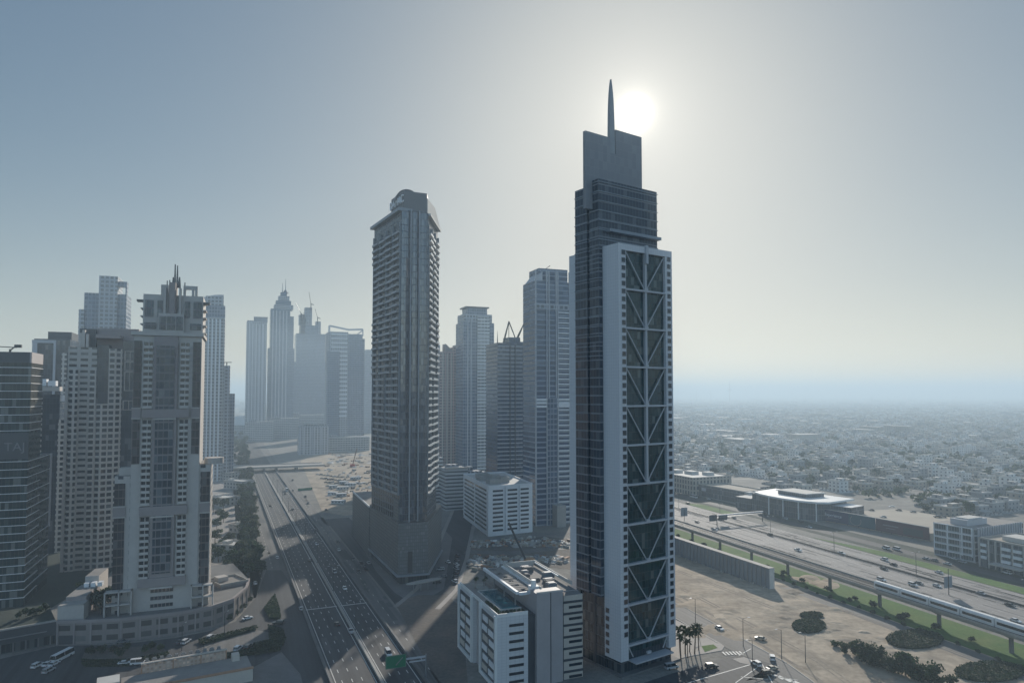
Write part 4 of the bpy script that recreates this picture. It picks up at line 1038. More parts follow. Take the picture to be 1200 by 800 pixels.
b.prism([f.p(u0, -3), f.p(u1, -3), f.p(u1, -5), f.p(u0, -5)], zt, zt + 6); b.build("roof_screen", M["grey_panel"], root)
b = MB(); i = len(b.v); n = 10
for d in (-2, -6):
    for k in range(n + 1): b.v.append(f.pt(u0 + (u1 - u0) * k / n, d, zt + 5 + 8 * math.sin(math.pi * (.15 + .38 * k / n))))
    b.v += [f.pt(u1, d, zt + 3), f.pt(u0, d, zt + 3)]
m_ = n + 3
b.face(tuple(range(i, i + m_))[::-1], [(0, 0)] * m_); b.face(tuple(range(i + m_, i + 2 * m_)), [(0, 0)] * m_)
for k in range(m_): b.face((i + k, i + (k + 1) % m_, i + m_ + (k + 1) % m_, i + m_ + k), [(0, 0)] * 4)
b.build("curved_roof", M["grey_panel"], root)
b = MB(); zc = zat(424, Ym); b.bar(f.pt(f.u_at(262), -6, zc), f.pt(f.u_at(272), -6, zc), .8, .8); b.tube(f.pt(f.u_at(266), -6, zat(428, Ym)), f.pt(f.u_at(266), -6, zc), .6); b.build("roof_crane", M["dark_metal"], root)

root, f, Ym = far_tower("slab_tower", "plain hazy slab tower with thin open roof rim, leftmost of the far group", 1560, [
    ("shaft", 288.5, 312.5, None, 377, 0, "far_grey"), ("roof_room", 297, 313, 377, 372.5, 0, "far_blue", .8), ("roof_rim", 289, 297, 377, 375.6, 0, "far_grey", .2), ("roof_rim", 297, 313.4, 371.8, 371.0, 0, "far_grey", .8)], None)
ribs(root, f, (292, 296, 300, 304, 308), 0, zat(380, Ym), 3, 2, M["grey_panel"])
def tiered(name, label, Y, cx, sc_, ytop, dy):
    X = lambda o: cx + o * sc_
    Yy = lambda y: 461 - (461 - y) * dy
    root, f, Ym = far_tower(name, label, Y, [
        ("shaft", X(-13), X(10), None, Yy(362), 0, "far_blue"), ("side_shaft", X(9), X(14.5), None, Yy(370), 4, "far_blue"),
        ("lower_shaft", X(-15.5), X(15.5), None, Yy(408), 2, "far_blue"), ("tier", X(-9), X(13.5), Yy(362), Yy(357), 1, "far_grey", .8), ("tier", X(-7), X(11), Yy(362), Yy(352), 3, "far_blue", .7),
        ("tier", X(-4), X(9), Yy(352), Yy(346.5), 4, "far_grey", .6), ("tier", X(-1.5), X(6), Yy(346.5), Yy(342), 6, "far_blue", .4)], None, depth=.9)
    for px in (-10, -6, -2, 2, 6): ribs(root, f, (X(px),), 0, zat(Yy(364), Ym), 2.4, 2, M["grey_panel"])
    return root, f, Ym, X, Yy
root, f, Ym, X, Yy = tiered("spired_tower", "hazy tiered tower tapering to twin masts, tallest of the far group", 1600, 329.5, 1.0, 335, 1.0)
for px, y in ((334.2, 325), (330.5, 330)):
    b = MB(); u = f.u_at(px); b.tube(f.pt(u, -20, zat(343, Ym)), f.pt(u, -20, zat(y, Ym)), 1.2, .4); b.build("mast", M["grey_metal"], root)
b = MB(); u = f.u_at(334.2); b.tube(f.pt(u, -20, zat(342, Ym)), f.pt(u, -20, zat(338, Ym)), 8, 1.5, 8); b.build("finial", M["grey_metal"], root)
root, f, Ym = far_tower("unfinished_tower", "pale hazy tower topped by scaffold and cranes behind the twin-masted tower", 1900, [
    ("shaft", 347, 381, None, 391, 0, "far_blue"), ("lower_shaft", 345, 385, None, 424, 4, "far_blue"), ("core", 357, 365.5, 391, 360, 8, "far_grey", .4), ("head", 352, 373, 391, 381, 6, "far_blue", .6), ("stair_core", 370, 376, 391, 376, 8, "far_grey", .3), ("scaffold_deck", 350, 357, 381, 369, 8, "far_grey", .2)], None)
for k in range(6):
    b = MB(); u = f.u_at(350.5 + k * 1.2); b.tube(f.pt(u, -4, zat(392, Ym)), f.pt(u + 4, -8, zat(366 + k % 3 * 3, Ym)), .7); b.build("scaffold_pole", M["dark_metal"], root)
for px0, y0, px1, y1, pxm in ((363, 360, 360.5, 342, 363), (371, 376, 368, 362, 371), (352, 372, 345, 355, 352)):
    t = thing("tower_crane", {363: "tower crane with raised jib on the core of the unfinished tower", 371: "small tower crane on the right shoulder of the unfinished tower", 352: "slanting crane on the scaffolded left shoulder of the unfinished tower"}[px0], "crane", (xat(pxm, 1910), 1910, zat(y0, 1910)))
    b = MB(); x = xat(pxm, 1910); b.tube((x, 1910, zat(y0 + 4, 1910)), (x, 1910, zat(y0 - 5, 1910)), 1.2); b.build("mast", M["dark_metal"], t)
    b = MB(); b.bar((x, 1910, zat(y0 - 4, 1910)), (xat(px1, 1910), 1910, zat(y1, 1910)), 1.2, 1.2); b.bar((x, 1910, zat(y0 - 4, 1910)), (x + 8, 1910, zat(y0 - 4, 1910) - 3), 1.6, 2); b.build("jib", M["dark_metal"], t)
root, f, Ym = far_tower("slant_roof_tower", "hazy grey tower with sloping open roof frame beside the balcony tower", 1250, [
    ("shaft", 385, 408, None, 389, 0, "far_grey"), ("glass_wing", 407, 425, None, 391, 2, "far_blue"), ("side_wing", 424, 428, None, 396, 6, "far_blue"), ("low_shaft", 384, 398, None, 412, -3, "far_blue", .3)], None)
b = MB(); ua, ub = f.u_at(386), f.u_at(425.5)
b.bar(f.pt(ua, -4, zat(382, Ym)), f.pt((ua + ub) / 2 + 4, -4, zat(386, Ym)), 3, 3); b.bar(f.pt((ua + ub) / 2 + 4, -4, zat(386, Ym)), f.pt(ub, -4, zat(385, Ym)), 3, 3); b.bar(f.pt(ua, -4, zat(382, Ym)), f.pt(ua, -4, zat(391, Ym)), 3, 3); b.bar(f.pt(ub, -4, zat(385, Ym)), f.pt(ub, -4, zat(393, Ym)), 2, 2); b.bar(f.pt(ub, -4, zat(386, Ym)), f.pt(ub - 12, -4, zat(392, Ym)), 2, 2)
b.build("roof_frame", M["grey_panel"], root)
bands(root, f, 388, 407, [392 + 5 * k for k in range(20)], Ym, 2.2, 1.5, M["white_panel"])
far_tower("sliver_tower", "faint blue tower glimpsed between the slant-roof tower and the balcony tower", 1750, [("shaft", 427.5, 446, None, 411, 0, "far_blue"), ("cap", 429, 440, 411, 409.5, 4, "far_grey", .5)], None)
root, f, Ym = far_tower("ribbed_midrise", "grey ribbed midrise at the crossing below the hazy towers", 1120, [("shaft", 352, 386, None, 499, 0, "far_grey"), ("roof_room", 358, 374, 499, 495.5, 6, "far_white", .6), ("roof_room", 376, 384, 499, 496.5, 8, "far_white", .4)], None, cat="building")
ribs(root, f, [353.5 + 4 * k for k in range(9)], 0, zat(500, Ym), 1.6, 1.4, M["grey_panel"])
for px0, px1, y, Y_, nm, lb in ((289, 322, 494, 1440, "low_block", "long low pale block at the feet of the far slab tower"), (318, 352, 490, 1500, "low_block", "low grey podium at the foot of the twin-masted tower"), (384, 434, 512, 1180, "low_block", "long low podium under the slant-roof tower"), (262, 284, 490, 1700, "low_block", "faint white midrise behind the tree-lined service road"), (340, 384, 486, 1650, "low_block", "stepped pale podium of the unfinished tower")):
    far_tower(nm, lb, Y_, [("wall", px0, px1, None, y, 0, "far_white"), ("roof_room", px0 + 4, px0 + 12, y, y - 3, 4, "far_grey", .4)], None, depth=.5, cat="building")
t = thing("arched_roof_hall", "pale arched hall roof far off beside the tree-lined road", "building", (xat(279, 1650), 1650, 0))
b = MB(); n = 14; x = xat(279, 1650); i = 0
for yy in (1650, 1740): b.v += [(x + 20 * math.cos(math.pi * k / n), yy, 24 + 22 * math.sin(math.pi * k / n)) for k in range(n + 1)]
for k in range(n): b.face((k, n + 1 + k, n + 2 + k, k + 1), [(0, 0)] * 4)
b.face(tuple(range(n, -1, -1)), [(0, 0)] * (n + 1)); b.build("arched_roof", M["white_panel"], t)
b = MB(); b.box(W0, x - 20, x + 20, -1740, -1650, 0, 24); b.build("wall", M["far_white"], t)

# ---- towers between the balcony tower and the braced tower
root, f, Ym = far_tower("pink_tower", "pinkish residential tower with pointed roof gables behind the balcony tower", 860, [
    ("shaft", 516, 534, None, 412, 0, "far_pink"), ("side_shaft", 533, 543, None, 406, 2, "far_pink"), ("left_shaft", 512, 517, None, 404, 5, "far_grey")], None)
ribs(root, f, (519, 524, 529, 537), 0, zat(414, Ym), 1.4, 1.2, M["tan_panel"])
for pa, pb_, y0, y1 in ((522, 532, 412, 403), (534, 543, 408, 404)):
    b = MB(); ua, ub = f.u_at(pa), f.u_at(pb_); b.prism([f.p(ua, -1), f.p(ub, -1), f.p(ub, -14), f.p(ua, -14)], zat(y0, Ym), zat(y1, Ym), top=[f.p(ua, -1), f.p(ua + 1, -1), f.p(ua + 1, -14), f.p(ua, -14)]); b.build("gable", M["mauve_wall"], root)
root, f, Ym = far_tower("capped_tower", "slim grey-blue tower with a flat projecting roof cap", 830, [
    ("shaft", 543, 579, None, 378, 0, "far_blue"), ("upper_shaft", 544.5, 577, 378, 368, 1.5, "far_grey", .9), ("roof_room", 549, 572, 368, 360.5, 4, "far_blue", .7), ("roof_cap", 546.5, 574, 360.5, 359.0, 2.5, "dark_panel", .8)], None)
b = MB(); b.box(f, f.u_at(559), f.u_at(573), 0, 1.6, 0, zat(370, Ym)); b.build("front_bay", M["far_white"], root)
ribs(root, f, (548, 552), 0, zat(374, Ym), 1.2, 1.0, M["grey_panel"])
bands(root, f, 559, 573, [374 + 4.05 * k for k in range(44)], Ym, 1.1, 2.0, M["white_panel"], "balcony")
root, f, Ym = far_tower("twin_peak_tower", "dark blue tower crowned by two open triangular peaks", 640, [
    ("shaft", 583, 612, None, 402, 0, "dark_ribbon"), ("right_shaft", 611, 629, None, 400, 3, "dark_ribbon"), ("head", 598, 611, 402, 395, 3, "dark_ribbon", .5)], None)
for a, apex, c in ((590.5, 596.3, 606), (604.5, 613.5, 619)):
    b = MB(); pa, pb_, pc = (f.pt(f.u_at(q, -6), -6, zat(y, Ym)) for q, y in ((a, 402), (apex, 376 if apex < 600 else 379), (c, 401)))
    b.bar(pa, pb_, .8, .8); b.bar(pb_, pc, .8, .8)
    back = f.pt(f.u_at((a + c) / 2), -20, zat(400, Ym)); b.bar(pb_, back, .7, .7); b.bar(pb_, f.pt(f.u_at(apex, -6), -6, zat(401, Ym)), .6, .6); b.build("peak_frame", M["dark_metal"], root)
b = MB(); b.tube(f.pt(f.u_at(584.7), -4, zat(402, Ym)), f.pt(f.u_at(584.7), -4, zat(388, Ym)), .5, .1); b.build("mast", M["dark_metal"], root)
bands(root, f, 583, 612, [406 + 4.7 * k for k in range(36)], Ym, .8, .9, M["grey_panel"], "balcony")
ribs(root, f, (597.5, 603.5), 0, zat(404, Ym), .8, 1.2, M["dark_panel"])
b = MB(); b.box(f, f.u_at(625), f.u_at(627), -3, .4, 0, zat(396, Ym)); b.build("white_fin", M["white_panel"], root)
root, f, Ym = far_tower("ribbon_tower", "blue glass tower with chamfered head and white floor ribbons beside the braced tower", 520, [
    ("shaft", 627, 668, None, 330, 0, "blue_ribbon"), ("head", 634, 668, 330, 314, 4, "blue_ribbon", .8)], None)
b = MB(); ua, ub = f.u_at(627), f.u_at(636); zz = zat(330, Ym); b.prism([f.p(ua, -.2), f.p(ub, -.2), f.p(ub, -20), f.p(ua, -20)], zz, zat(319, Ym), top=[f.p(ub - .5, -.2), f.p(ub, -.2), f.p(ub, -20), f.p(ub - .5, -20)]); b.build("chamfer", M["grey_panel"], root)
ribs(root, f, (627.6, 640.5, 643, 651.5, 653.5, 667), 0, zat(318, Ym), .9, 1.0, M["grey_panel"])
bands(root, f, 628, 667, [358, 361], Ym, 2.6, .9, M["far_grey"], "belt")
bands(root, f, 628, 667, [468, 472, 476], Ym, 1.6, 1.0, M["white_panel"], "belt")
bands(root, f, 653.5, 667, [366 + 6.0 * k for k in range(42)], Ym, .9, 1.3, M["white_panel"], "balcony")
b = MB(); b.box(f, f.u_at(641), f.u_at(652), -1, 1.4, 0, zat(466, Ym)); b.build("front_bay", M["far_blue"], root)
b = MB(); b.bar(f.pt(f.u_at(645), -8, zat(313, Ym)), f.pt(f.u_at(650), -8, zat(309, Ym)), .4, .4); b.build("roof_arm", M["dark_metal"], root)
b = MB(); b.box(f, f.u_at(646), f.u_at(656), 0, 10, 0, 16); b.build("podium", M["concrete"], root)

# white office block with ribbon windows
TF = gp(572, 628.5)
a = gp(543, 606); c = gp(624, 623)
q1, q2 = seg(a, TF), seg(TF, c)
root = thing("ribbon_office", "white low office block with rows of dark ribbon windows between the towers", "building", q2.pt(q2.len / 2, -20, 0))
zt = zat(571, TF[1])
bk = (c[0] + a[0] - TF[0], c[1] + a[1] - TF[1])
b = MB(); b.prism([a, TF, c, bk], 0, zt, 0, 1); b.build("wall", [M["white_panel"], M["roof_pale"]], root)
b = MB()
for i, (p, q) in enumerate(((a, TF), (TF, c), (c, bk), (bk, a))):
    f = seg(p, q); b.box(f, .3, f.len - .3, -.4, .2, zt, zt + 1.1)
b.build("parapet", M["white_panel"], root)
for k in range(10):
    z = 3.2 + k * 3.05
    for u0, u1 in ((3.6, 11.6), (15.3, 23), (25.6, 32.4)):
        s = 1 if u0 != 15.3 else 1
        b = MB(); b.box(q2, u0 * q2.len / 35.5, u1 * q2.len / 35.5, .02, .12, z, z + 1.35); b.build("ribbon_window", M["pane"], root)
    for u0, u1 in ((4, 36), (40, 72)):
        b = MB(); b.box(q1, u0 * q1.len / 77, u1 * q1.len / 77, .02, .12, z, z + 1.35); b.build("ribbon_window", M["pane"], root)
b = MB(); b.box(q2, 14.6, 24.2, 0, .7, 2, zt - 2.4); 
b = MB(); b.box(q2, 13.2, 14.0, 0, 1.2, 2, zt); b.box(q2, 24.4, 25.1, 0, 1.2, 2, zt); b.build("pilaster", M["white_panel"], root)
for u, d, w, l, h in ((8, -14, 9, 7, 3), (19, -18, 7, 8, 4), (10, -34, 6, 9, 2.4), (22, -40, 8, 8, 2.6), (16, -52, 10, 6, 3)):
    b = MB(); b.box(q2, u, u + w, d - l, d, zt, zt + h); b.box(q2, u + 1, u + w - 1, d - l + 1, d - 1, zt + h, zt + h + .5); b.build("roof_plant", M["concrete"], root)
root, f, Ym = far_tower("rounded_office", "grey ribbon-windowed midrise between the balcony tower and the white office block", 585, [("wall", 523, 549, None, 549, 0, "ribbon_white"), ("roof_room", 527, 540, 549, 545, 5, "far_grey", .4), ("rear_wall", 515, 527, None, 538, 20, "ribbon_white")], None, cat="building")
b = MB(); b.box(f, f.u_at(522.6), f.u_at(549.4), -1, .4, zat(550, Ym), zat(547.6, Ym)); b.build("parapet", M["concrete"], root)
far_tower("sandy_block", "small sandy flat-roofed block under the pink and capped towers", 640, [("wall", 547, 565, None, 552, 0, "far_grey"), ("roof_room", 550, 556, 552, 547, 4, "far_white", .5)], None, cat="building")
far_tower("pale_block", "pale low office behind the white ribbon-windowed block", 700, [("wall", 560, 586, None, 556, 0, "far_white"), ("roof_room", 566, 572, 556, 553, 4, "far_grey", .5)], None, cat="building")

# ================================================================ metro viaduct, train, hoarding
t = thing("metro_viaduct", "long pale elevated metro viaduct on T-headed columns over the grass strip", "viaduct", VIA.pt(0, 0, 0))
b = MB(); b.prism([VIA.p(-330, 4.6), VIA.p(520, 4.6), VIA.p(520, -4.6), VIA.p(-330, -4.6)][::-1], 7.3, 8.6, top=[VIA.p(-330, 5.2), VIA.p(520, 5.2), VIA.p(520, -5.2), VIA.p(-330, -5.2)][::-1]); b.build("deck", M["concrete"], t)
for o in (-5.1, 5.1):
    b = MB(); b.box(VIA, -330, 520, o - .15, o + .15, 8.6, 9.4); b.build("parapet", M["concrete"], t)
b = MB(); b.box(VIA, -330, 520, -4.9, 4.9, 8.604, 8.7); b.build("track_bed", M["asphalt"], t)
for o in (-3, -1.6, 1.6, 3):
    b = MB(); b.box(VIA, -330, 520, o - .08, o + .08, 8.7, 8.9); b.build("rail", M["dark_metal"], t)
for k in range(28):
    s = -316 + k * 30.3
    b = MB(); b.tube(VIA.pt(s, 0, 0), VIA.pt(s, 0, 5.9), .85, .8, 10)
    b.prism([VIA.p(s - 1, -1), VIA.p(s + 1, -1), VIA.p(s + 1, 1), VIA.p(s - 1, 1)][::-1], 5.8, 7.3, top=[VIA.p(s - 1.2, -4), VIA.p(s + 1.2, -4), VIA.p(s + 1.2, 4), VIA.p(s - 1.2, 4)][::-1]); b.build("column", M["concrete_dark"], t)
ORD = ["first", "second", "third", "fourth", "fifth", "sixth", "seventh", "eighth", "ninth", "tenth", "eleventh", "twelfth", "thirteenth", "fourteenth", "fifteenth", "sixteenth", "seventeenth", "eighteenth", "nineteenth", "twentieth"]
tr = thing("metro_train", "white metro train running along the viaduct above the grass strip", "train", VIA.pt(-40, -2.3, 8.9))
def s_on(px, z):
    best = min(range(-330, 500), key=lambda s: abs(600 + FPX * VIA.p(s, -2.3)[0] / (VIA.p(s, -2.3)[1] * .998) - px)); return best
sA, sB = s_on(1022, 12), s_on(1205, 12)
n = 5; L = (sA - sB) / n
for k in range(n):
    s0, s1 = sB + L * k + .25, sB + L * (k + 1) - .25
    b = MB(); prof = [(-1.35, 9.2), (-1.4, 10.2), (-1.3, 11.8), (-.8, 12.5), (.8, 12.5), (1.3, 11.8), (1.4, 10.2), (1.35, 9.2)]
    i = len(b.v)
    for s in (s0, s1): b.v += [VIA.pt(s, -2.3 + d, z) for d, z in prof]
    for q in range(8): b.face((i + q, i + (q + 1) % 8, i + 8 + (q + 1) % 8, i + 8 + q), [(0, 0)] * 4)
    b.face(tuple(range(i, i + 8)), [(0, 0)] * 8); b.face(tuple(range(i + 15, i + 7, -1)), [(0, 0)] * 8)
    car_ = b.build("carriage", M["white_paint"], tr)
    b = MB()
    for o in (-1, 1): b.box(VIA, s0 + .8, s1 - .8, -2.3 + (1.37 if o > 0 else -1.45), -2.3 + (1.45 if o > 0 else -1.37), 10.4, 11.4)
    b.build("window_band", M["car_glass"], car_)
t = thing("hoarding_wall", "tall ribbed grey hoarding wall standing on the sand beside the grass strip", "wall", (117, 390, 0))
ha, hb = (96, 443), (132, 354.7)
f = seg(ha, hb); zh = 10.2
b = MB(); b.box(f, 0, f.len, -3.2, 0, 0, zh); b.build("wall", M["hoarding_grey"], t)
k = 0
while k < f.len - 1:
    b = MB(); b.box(f, k, k + .5, 0, .45, 0, zh - .3); b.build("rib", M["grey_metal"], t); k += 3.3
b = MB(); b.box(f, 0, f.len + .1, -3.3, .3, zh, zh + .35); b.build("coping", M["concrete"], t)
b = MB(); b.box(f, f.len, f.len + .12, -3.2, 0, 0, zh); b.build("end_panel", M["roof_pale"], t)
for k in range(1, 24):
    if k % 2: 
        b = MB(); b.prism([f.p(k * 4 - .8, .5), f.p(k * 4 - .8, 1.9), f.p(k * 4 + .8, 1.9), f.p(k * 4 + .8, .5)], 0, .9); b.build("footing", M["concrete"], t)
t = thing("hoarding_wall", "second ribbed grey hoarding continuing behind the braced tower toward the hazy road", "wall", (60, 545, 0))
f = seg((58, 550), (95.5, 444.5)); b = MB(); b.box(f, 0, f.len, -3.2, 0, 0, 9); b.build("wall", M["hoarding_grey"], t)

# ================================================================ buildings east of the highway
facade("arcade", (.42, .37, .31), (.05, .05, .055), fh=5.0, bw=4.2, sill=.15, head=.85, jamb=.25, var=.4)
facade("show_glass", (.20, .22, .24), (.03, .045, .06), fh=4.5, bw=2.0, sill=.06, head=1.0, jamb=.04, var=.5)
facade("office_ribbon", (.45, .46, .47), (.03, .045, .055), fh=3.9, bw=7.8, sill=.24, head=1.0, jamb=.06, var=.3, split=5)
facade("fin_glass", (.5, .51, .53), (.03, .04, .055), fh=20, bw=2.3, sill=0, head=1.0, jamb=.26, var=.3)
def block(name, label, a, bpt, depth, h, wall, roof="roof_gravel", cat="building", z=0):
    f = seg(a, bpt); root = thing(name, label, cat, (*f.p(f.len / 2, -depth / 2), z))
    b = MB(); b.box(f, 0, f.len, -depth, 0, z, h, 0, 1); b.build("wall", [M[wall], M[roof]], root)
    b = MB(); b.box(f, -.2, f.len + .2, -.5, .25, h, h + .9); b.box(f, -.2, .3, -depth, -.5, h, h + .9); b.box(f, f.len - .3, f.len + .2, -depth, -.5, h, h + .9); b.box(f, .3, f.len - .3, -depth, -depth + .5, h, h + .9); b.build("parapet", M["concrete"], root)
    return f, root
a = gp(786, 584); b2 = gp(821, 590)
f, root = block("arcaded_building", "cream arcaded building with stepped pale roof beside the dark long showroom", gp(770, 572), gp(812, 581), 48, 17, "arcade", "roof_pale")
for u, w, d in ((4, 10, -14), (20, 12, -20), (36, 8, -30)):
    b = MB(); b.box(f, u, u + w, d - 9, d, 17, 20); b.build("roof_room", M["roof_pale"], root)
f, root = block("long_showroom", "long dark glass showroom with pink sign panel at its end", gp(819, 580.5), gp(872, 591), 26, 11, "show_glass", "sand_roof")
b = MB(); b.box(f, f.len - .5, f.len + 5.5, -8, -.5, 0, 11.6); b.build("end_wall", M["roof_pale"], root)
b = MB(); b.box(f, f.len + .3, f.len + 4.2, -.5, -.2, 6.5, 9.5); b.build("sign_panel", M["terracotta"], root)
b = MB(); b.box(f, 4, 10, .02, .2, 5.5, 8.5); b.build("sign_panel", M["grey_panel"], root)
# curved white-roofed showroom
c0, c1 = gp(880, 597), gp(964, 611)
f = seg(c0, c1); root = thing("curved_showroom", "blue glass car showroom under a bright white curved roof", "building", (*f.p(f.len / 2, -15), 0))
Ls = f.len
arc = [f.p(Ls * .12, -2), f.p(Ls * .30, 3), f.p(Ls * .52, 6), f.p(Ls * .74, 6), f.p(Ls * .94, 2), f.p(Ls, -3)]
b = MB(); b.prism([f.p(0, -2)] + arc + [f.p(Ls, -34), f.p(0, -34)], 0, 14, 0, 1); b.build("glass_hall", [M["show_glass"], M["roof_pale"]], root)
roof = [f.p(Ls * .02, -3), f.p(Ls * .16, 2.5), f.p(Ls * .34, 6.5), f.p(Ls * .54, 9), f.p(Ls * .78, 9), f.p(Ls * .98, 4), f.p(Ls * 1.06, -3), f.p(Ls * 1.08, -36), f.p(-1, -36)]
b = MB(); b.prism(roof, 14, 15.4); b.build("roof", M["white_paint"], root)
b = MB(); b.prism([f.p(Ls * .30, -10), f.p(Ls * .72, -7), f.p(Ls * .78, -26), f.p(Ls * .34, -28)], 15.4, 18.2); b.build("roof_light", M["show_glass"], root)
b = MB(); b.prism([f.p(Ls * .28, -9), f.p(Ls * .73, -6), f.p(Ls * .80, -27), f.p(Ls * .33, -29)], 18.2, 18.8); b.build("roof_light_cap", M["roof_pale"], root)
for k in (.35, .55, .76, .96):
    b = MB(); b.tube(f.pt(Ls * k, 7.4 if k < .9 else 4, 0), f.pt(Ls * k, 7.4 if k < .9 else 4, 14), .5); b.build("column", M["white_paint"], root)
b = MB(); b.prism([f.p(-16, 0), f.p(-.1, 0), f.p(-.1, -22), f.p(-16, -22)], 0, 9.5, 0, 1); b.build("side_hall", [M["show_glass"], M["roof_pale"]], root)
b = MB(); b.prism([f.p(Ls * .90, -8), f.p(Ls * 1.25, -12), f.p(Ls * 1.25, -30), f.p(Ls * .9, -30)], 0, 12, 0, 1); b.build("side_hall", [M["show_glass"], M["white_paint"]], root)
# advertising hoarding in front of the flat lot
a, b2 = gp(962, 609.5), gp(1089, 634.5)
f = seg(a, b2)
mid = f.u_at(1021)
for (u0, u1, mt, lb) in ((0, mid - .3, "navy_board", "navy roadside billboard with pale slogan and a ring emblem beside the curved showroom"), (mid + .3, f.len, "maroon_board", "maroon roadside billboard with faint lettering and dark blobs beside the ribbed office")):
    t = thing("billboard", lb, "billboard", f.pt((u0 + u1) / 2, 0, 0))
    b = MB(); b.box(f, u0, u1, -.5, 0, .8, 9.4); b.build("panel", M[mt], t)
    b = MB(); b.box(f, u0, u1, -.7, .15, 9.4, 9.8); b.build("frame", M["roof_pale"], t)
    for k in range(5):
        u = u0 + (u1 - u0) * (k + .5) / 5; b = MB(); b.bar(f.pt(u, -4, 0), f.pt(u, -.6, 8), .2, .2); b.box(f, u - .15, u + .15, -.6, -.5, 0, 8); b.build("stay", M["dark_metal"], t)
    W_ = u1 - u0
    if mt == "navy_board":
        text_part("Experience", 3.4, .03, M["letter_white"], t, f, u0 + W_ * .24, .04, 4.6)
        b = MB(); b.box(f, u0 + W_ * .13, u0 + W_ * .36, 0, .06, 3.0, 3.4); b.build("underline", M["letter_dim"], t)
        b = MB(); uc = u0 + W_ * .66
        for q in range(26):
            w0, w1 = .7 + q * .17, .7 + (q + 1) * .17
            w0 += math.pi / 2; w1 += math.pi / 2
            b.bar(f.pt(uc + 4.6 * math.cos(w0), .08, 5 + 3.6 * math.sin(w0)), f.pt(uc + 4.6 * math.cos(w1), .08, 5 + 3.6 * math.sin(w1)), .1, .45)
        b.build("ring_emblem", M["letter_dim"], t)
        b = MB(); b.box(f, uc - 6, u1 - .3, 0, .05, 1.1, 9.1); b.build("teal_field", M["teal_board"], t)
    else:
        b = MB(); b.box(f, u0 + W_ * .14, u0 + W_ * .44, 0, .06, 5.4, 6.1); b.box(f, u0 + W_ * .2, u0 + W_ * .38, 0, .06, 3.6, 4.0); b.build("slogan_bar", M["letter_dim"], t)
        for uu, rr_ in ((.60, 2.6), (.72, 2.9), (.83, 2.4)):
            b = MB(); b.prism([f.p(u0 + W_ * uu - rr_, .06), f.p(u0 + W_ * uu + rr_, .06), f.p(u0 + W_ * uu + rr_, .02), f.p(u0 + W_ * uu - rr_, .02)], 2.0, 6.6); b.build("dark_motif", M["dark_panel"], t)
mb = MB(); mb.prism([f.p(2, -1.2), f.p(f.len, -1.2), f.p(f.len + 14, -75), f.p(12, -75)], 0, 5.5); t = tag(mb.build("parking_deck", M["sand_roof"]), "flat sand-coloured parking deck behind the roadside billboards", "parking deck")
# fin office and the lower neighbour
a, c_, d_ = (262.6, 429.5), (274, 408), (318, 429)
q1, q2 = seg(a, c_), seg(c_, d_)
root = thing("fin_office", "five-storey glass office with pale vertical fins along its long side", "building", q2.pt(20, -12, 0))
b = MB(); b.prism([a, c_, d_, (d_[0] + a[0] - c_[0], d_[1] + a[1] - c_[1])], 0, 20, 0, 1); b.build("wall", [M["office_ribbon"], M["roof_gravel"]], root)
for k in range(19):
    u = 2 + k * 2.4
    if u > q2.len - 1: break
    b = MB(); b.box(q2, u, u + .8, 0, .8, 9 if k > 2 else 0, 20.6); b.build("fin", M["grey_panel"], root)
b = MB()
for z in (3.6, 7.6, 11.5, 15.4, 19.6): b.box(q1, .2, q1.len - 1.6, 0, .5, z, z + .5)
for u in (.2, q1.len * .34, q1.len * .68, q1.len - 2): b.box(q1, u, u + .5, .004, .48, 3.0, 20.3)
b.build("white_frame", M["white_panel"], root)
b = MB(); b.prism([q2.p(4, -7), q2.p(24, -7), q2.p(24, -17), q2.p(4, -17)], 20, 23.5); b.build("roof_room", M["grey_panel"], root)
b = MB(); b.prism([q2.p(7, -8), q2.p(21, -8), q2.p(21, -16), q2.p(7, -16)], 23.5, 24.2); b.build("roof_tray", M["roof_pale"], root)
a, b2 = gp(1148, 663), gp(1262, 690)
f, root = block("corner_shops", "low cream building with white balcony bands and dark glass bays at the picture edge", a, b2, 34, 16, "show_glass", "sand_roof")
for u0, u1 in ((1.4, 4.6), (13, 18), (19.5, 24)):
    for k in range(3):
        b = MB(); b.box(f, u0, u1, 0, 1.0, 5 + k * 3.5, 6.6 + k * 3.5); b.build("balcony_band", M["white_panel"], root)
for u in (0, 5.4, 9.2, 12.4, 18.6, 24.6):
    b = MB(); b.box(f, u, u + .8, 0, .6, 0, 16); b.build("pier", M["cream_wall"], root)
b = MB(); b.box(f, 9, 26, .2, 6, 3.6, 4.4); b.build("arcade_roof", M["cream_wall"], root)
b = MB(); b.box(f, 8, 22, -20, -8, 16, 18.5); b.build("roof_room", M["roof_pale"], root)

# ================================================================ sign gantry, signs, lamps
def lamp_proto(h, arms, nm, label, cat, mat="dark_metal"):
    r = thing(nm, label, cat, (0, 0, 0))
    b = MB(); b.tube((0, 0, 0), (0, 0, h), .16, .09, 6); b.build("pole", M[mat], r)
    for s in arms:
        b = MB(); b.tube((0, 0, h - .15), (s * 2.0, 0, h + .35), .07, .06, 5); b.build("arm", M[mat], r)
        b = MB(); b.box(W0, min(s * 1.8, s * 2.9), max(s * 1.8, s * 2.9), -.16, .16, h + .3, h + .46); b.build("lamp_head", M["grey_panel"], r)
    return r
g = thing("sign_gantry", "grey steel sign gantry with two dark back-facing panels spanning the sunlit highway", "sign gantry", (166, 524, 0))
gq = seg((152, 522), (197, 541))
b = MB(); b.bar(gq.pt(4, 0, 7.6), gq.pt(gq.len, 0, 7.6), 1.0, .8); b.build("beam", M["grey_panel"], g)
b = MB(); b.bar(gq.pt(4, 0, 6.2), gq.pt(gq.len, 0, 6.2), .8, .3); b.build("beam", M["grey_metal"], g)
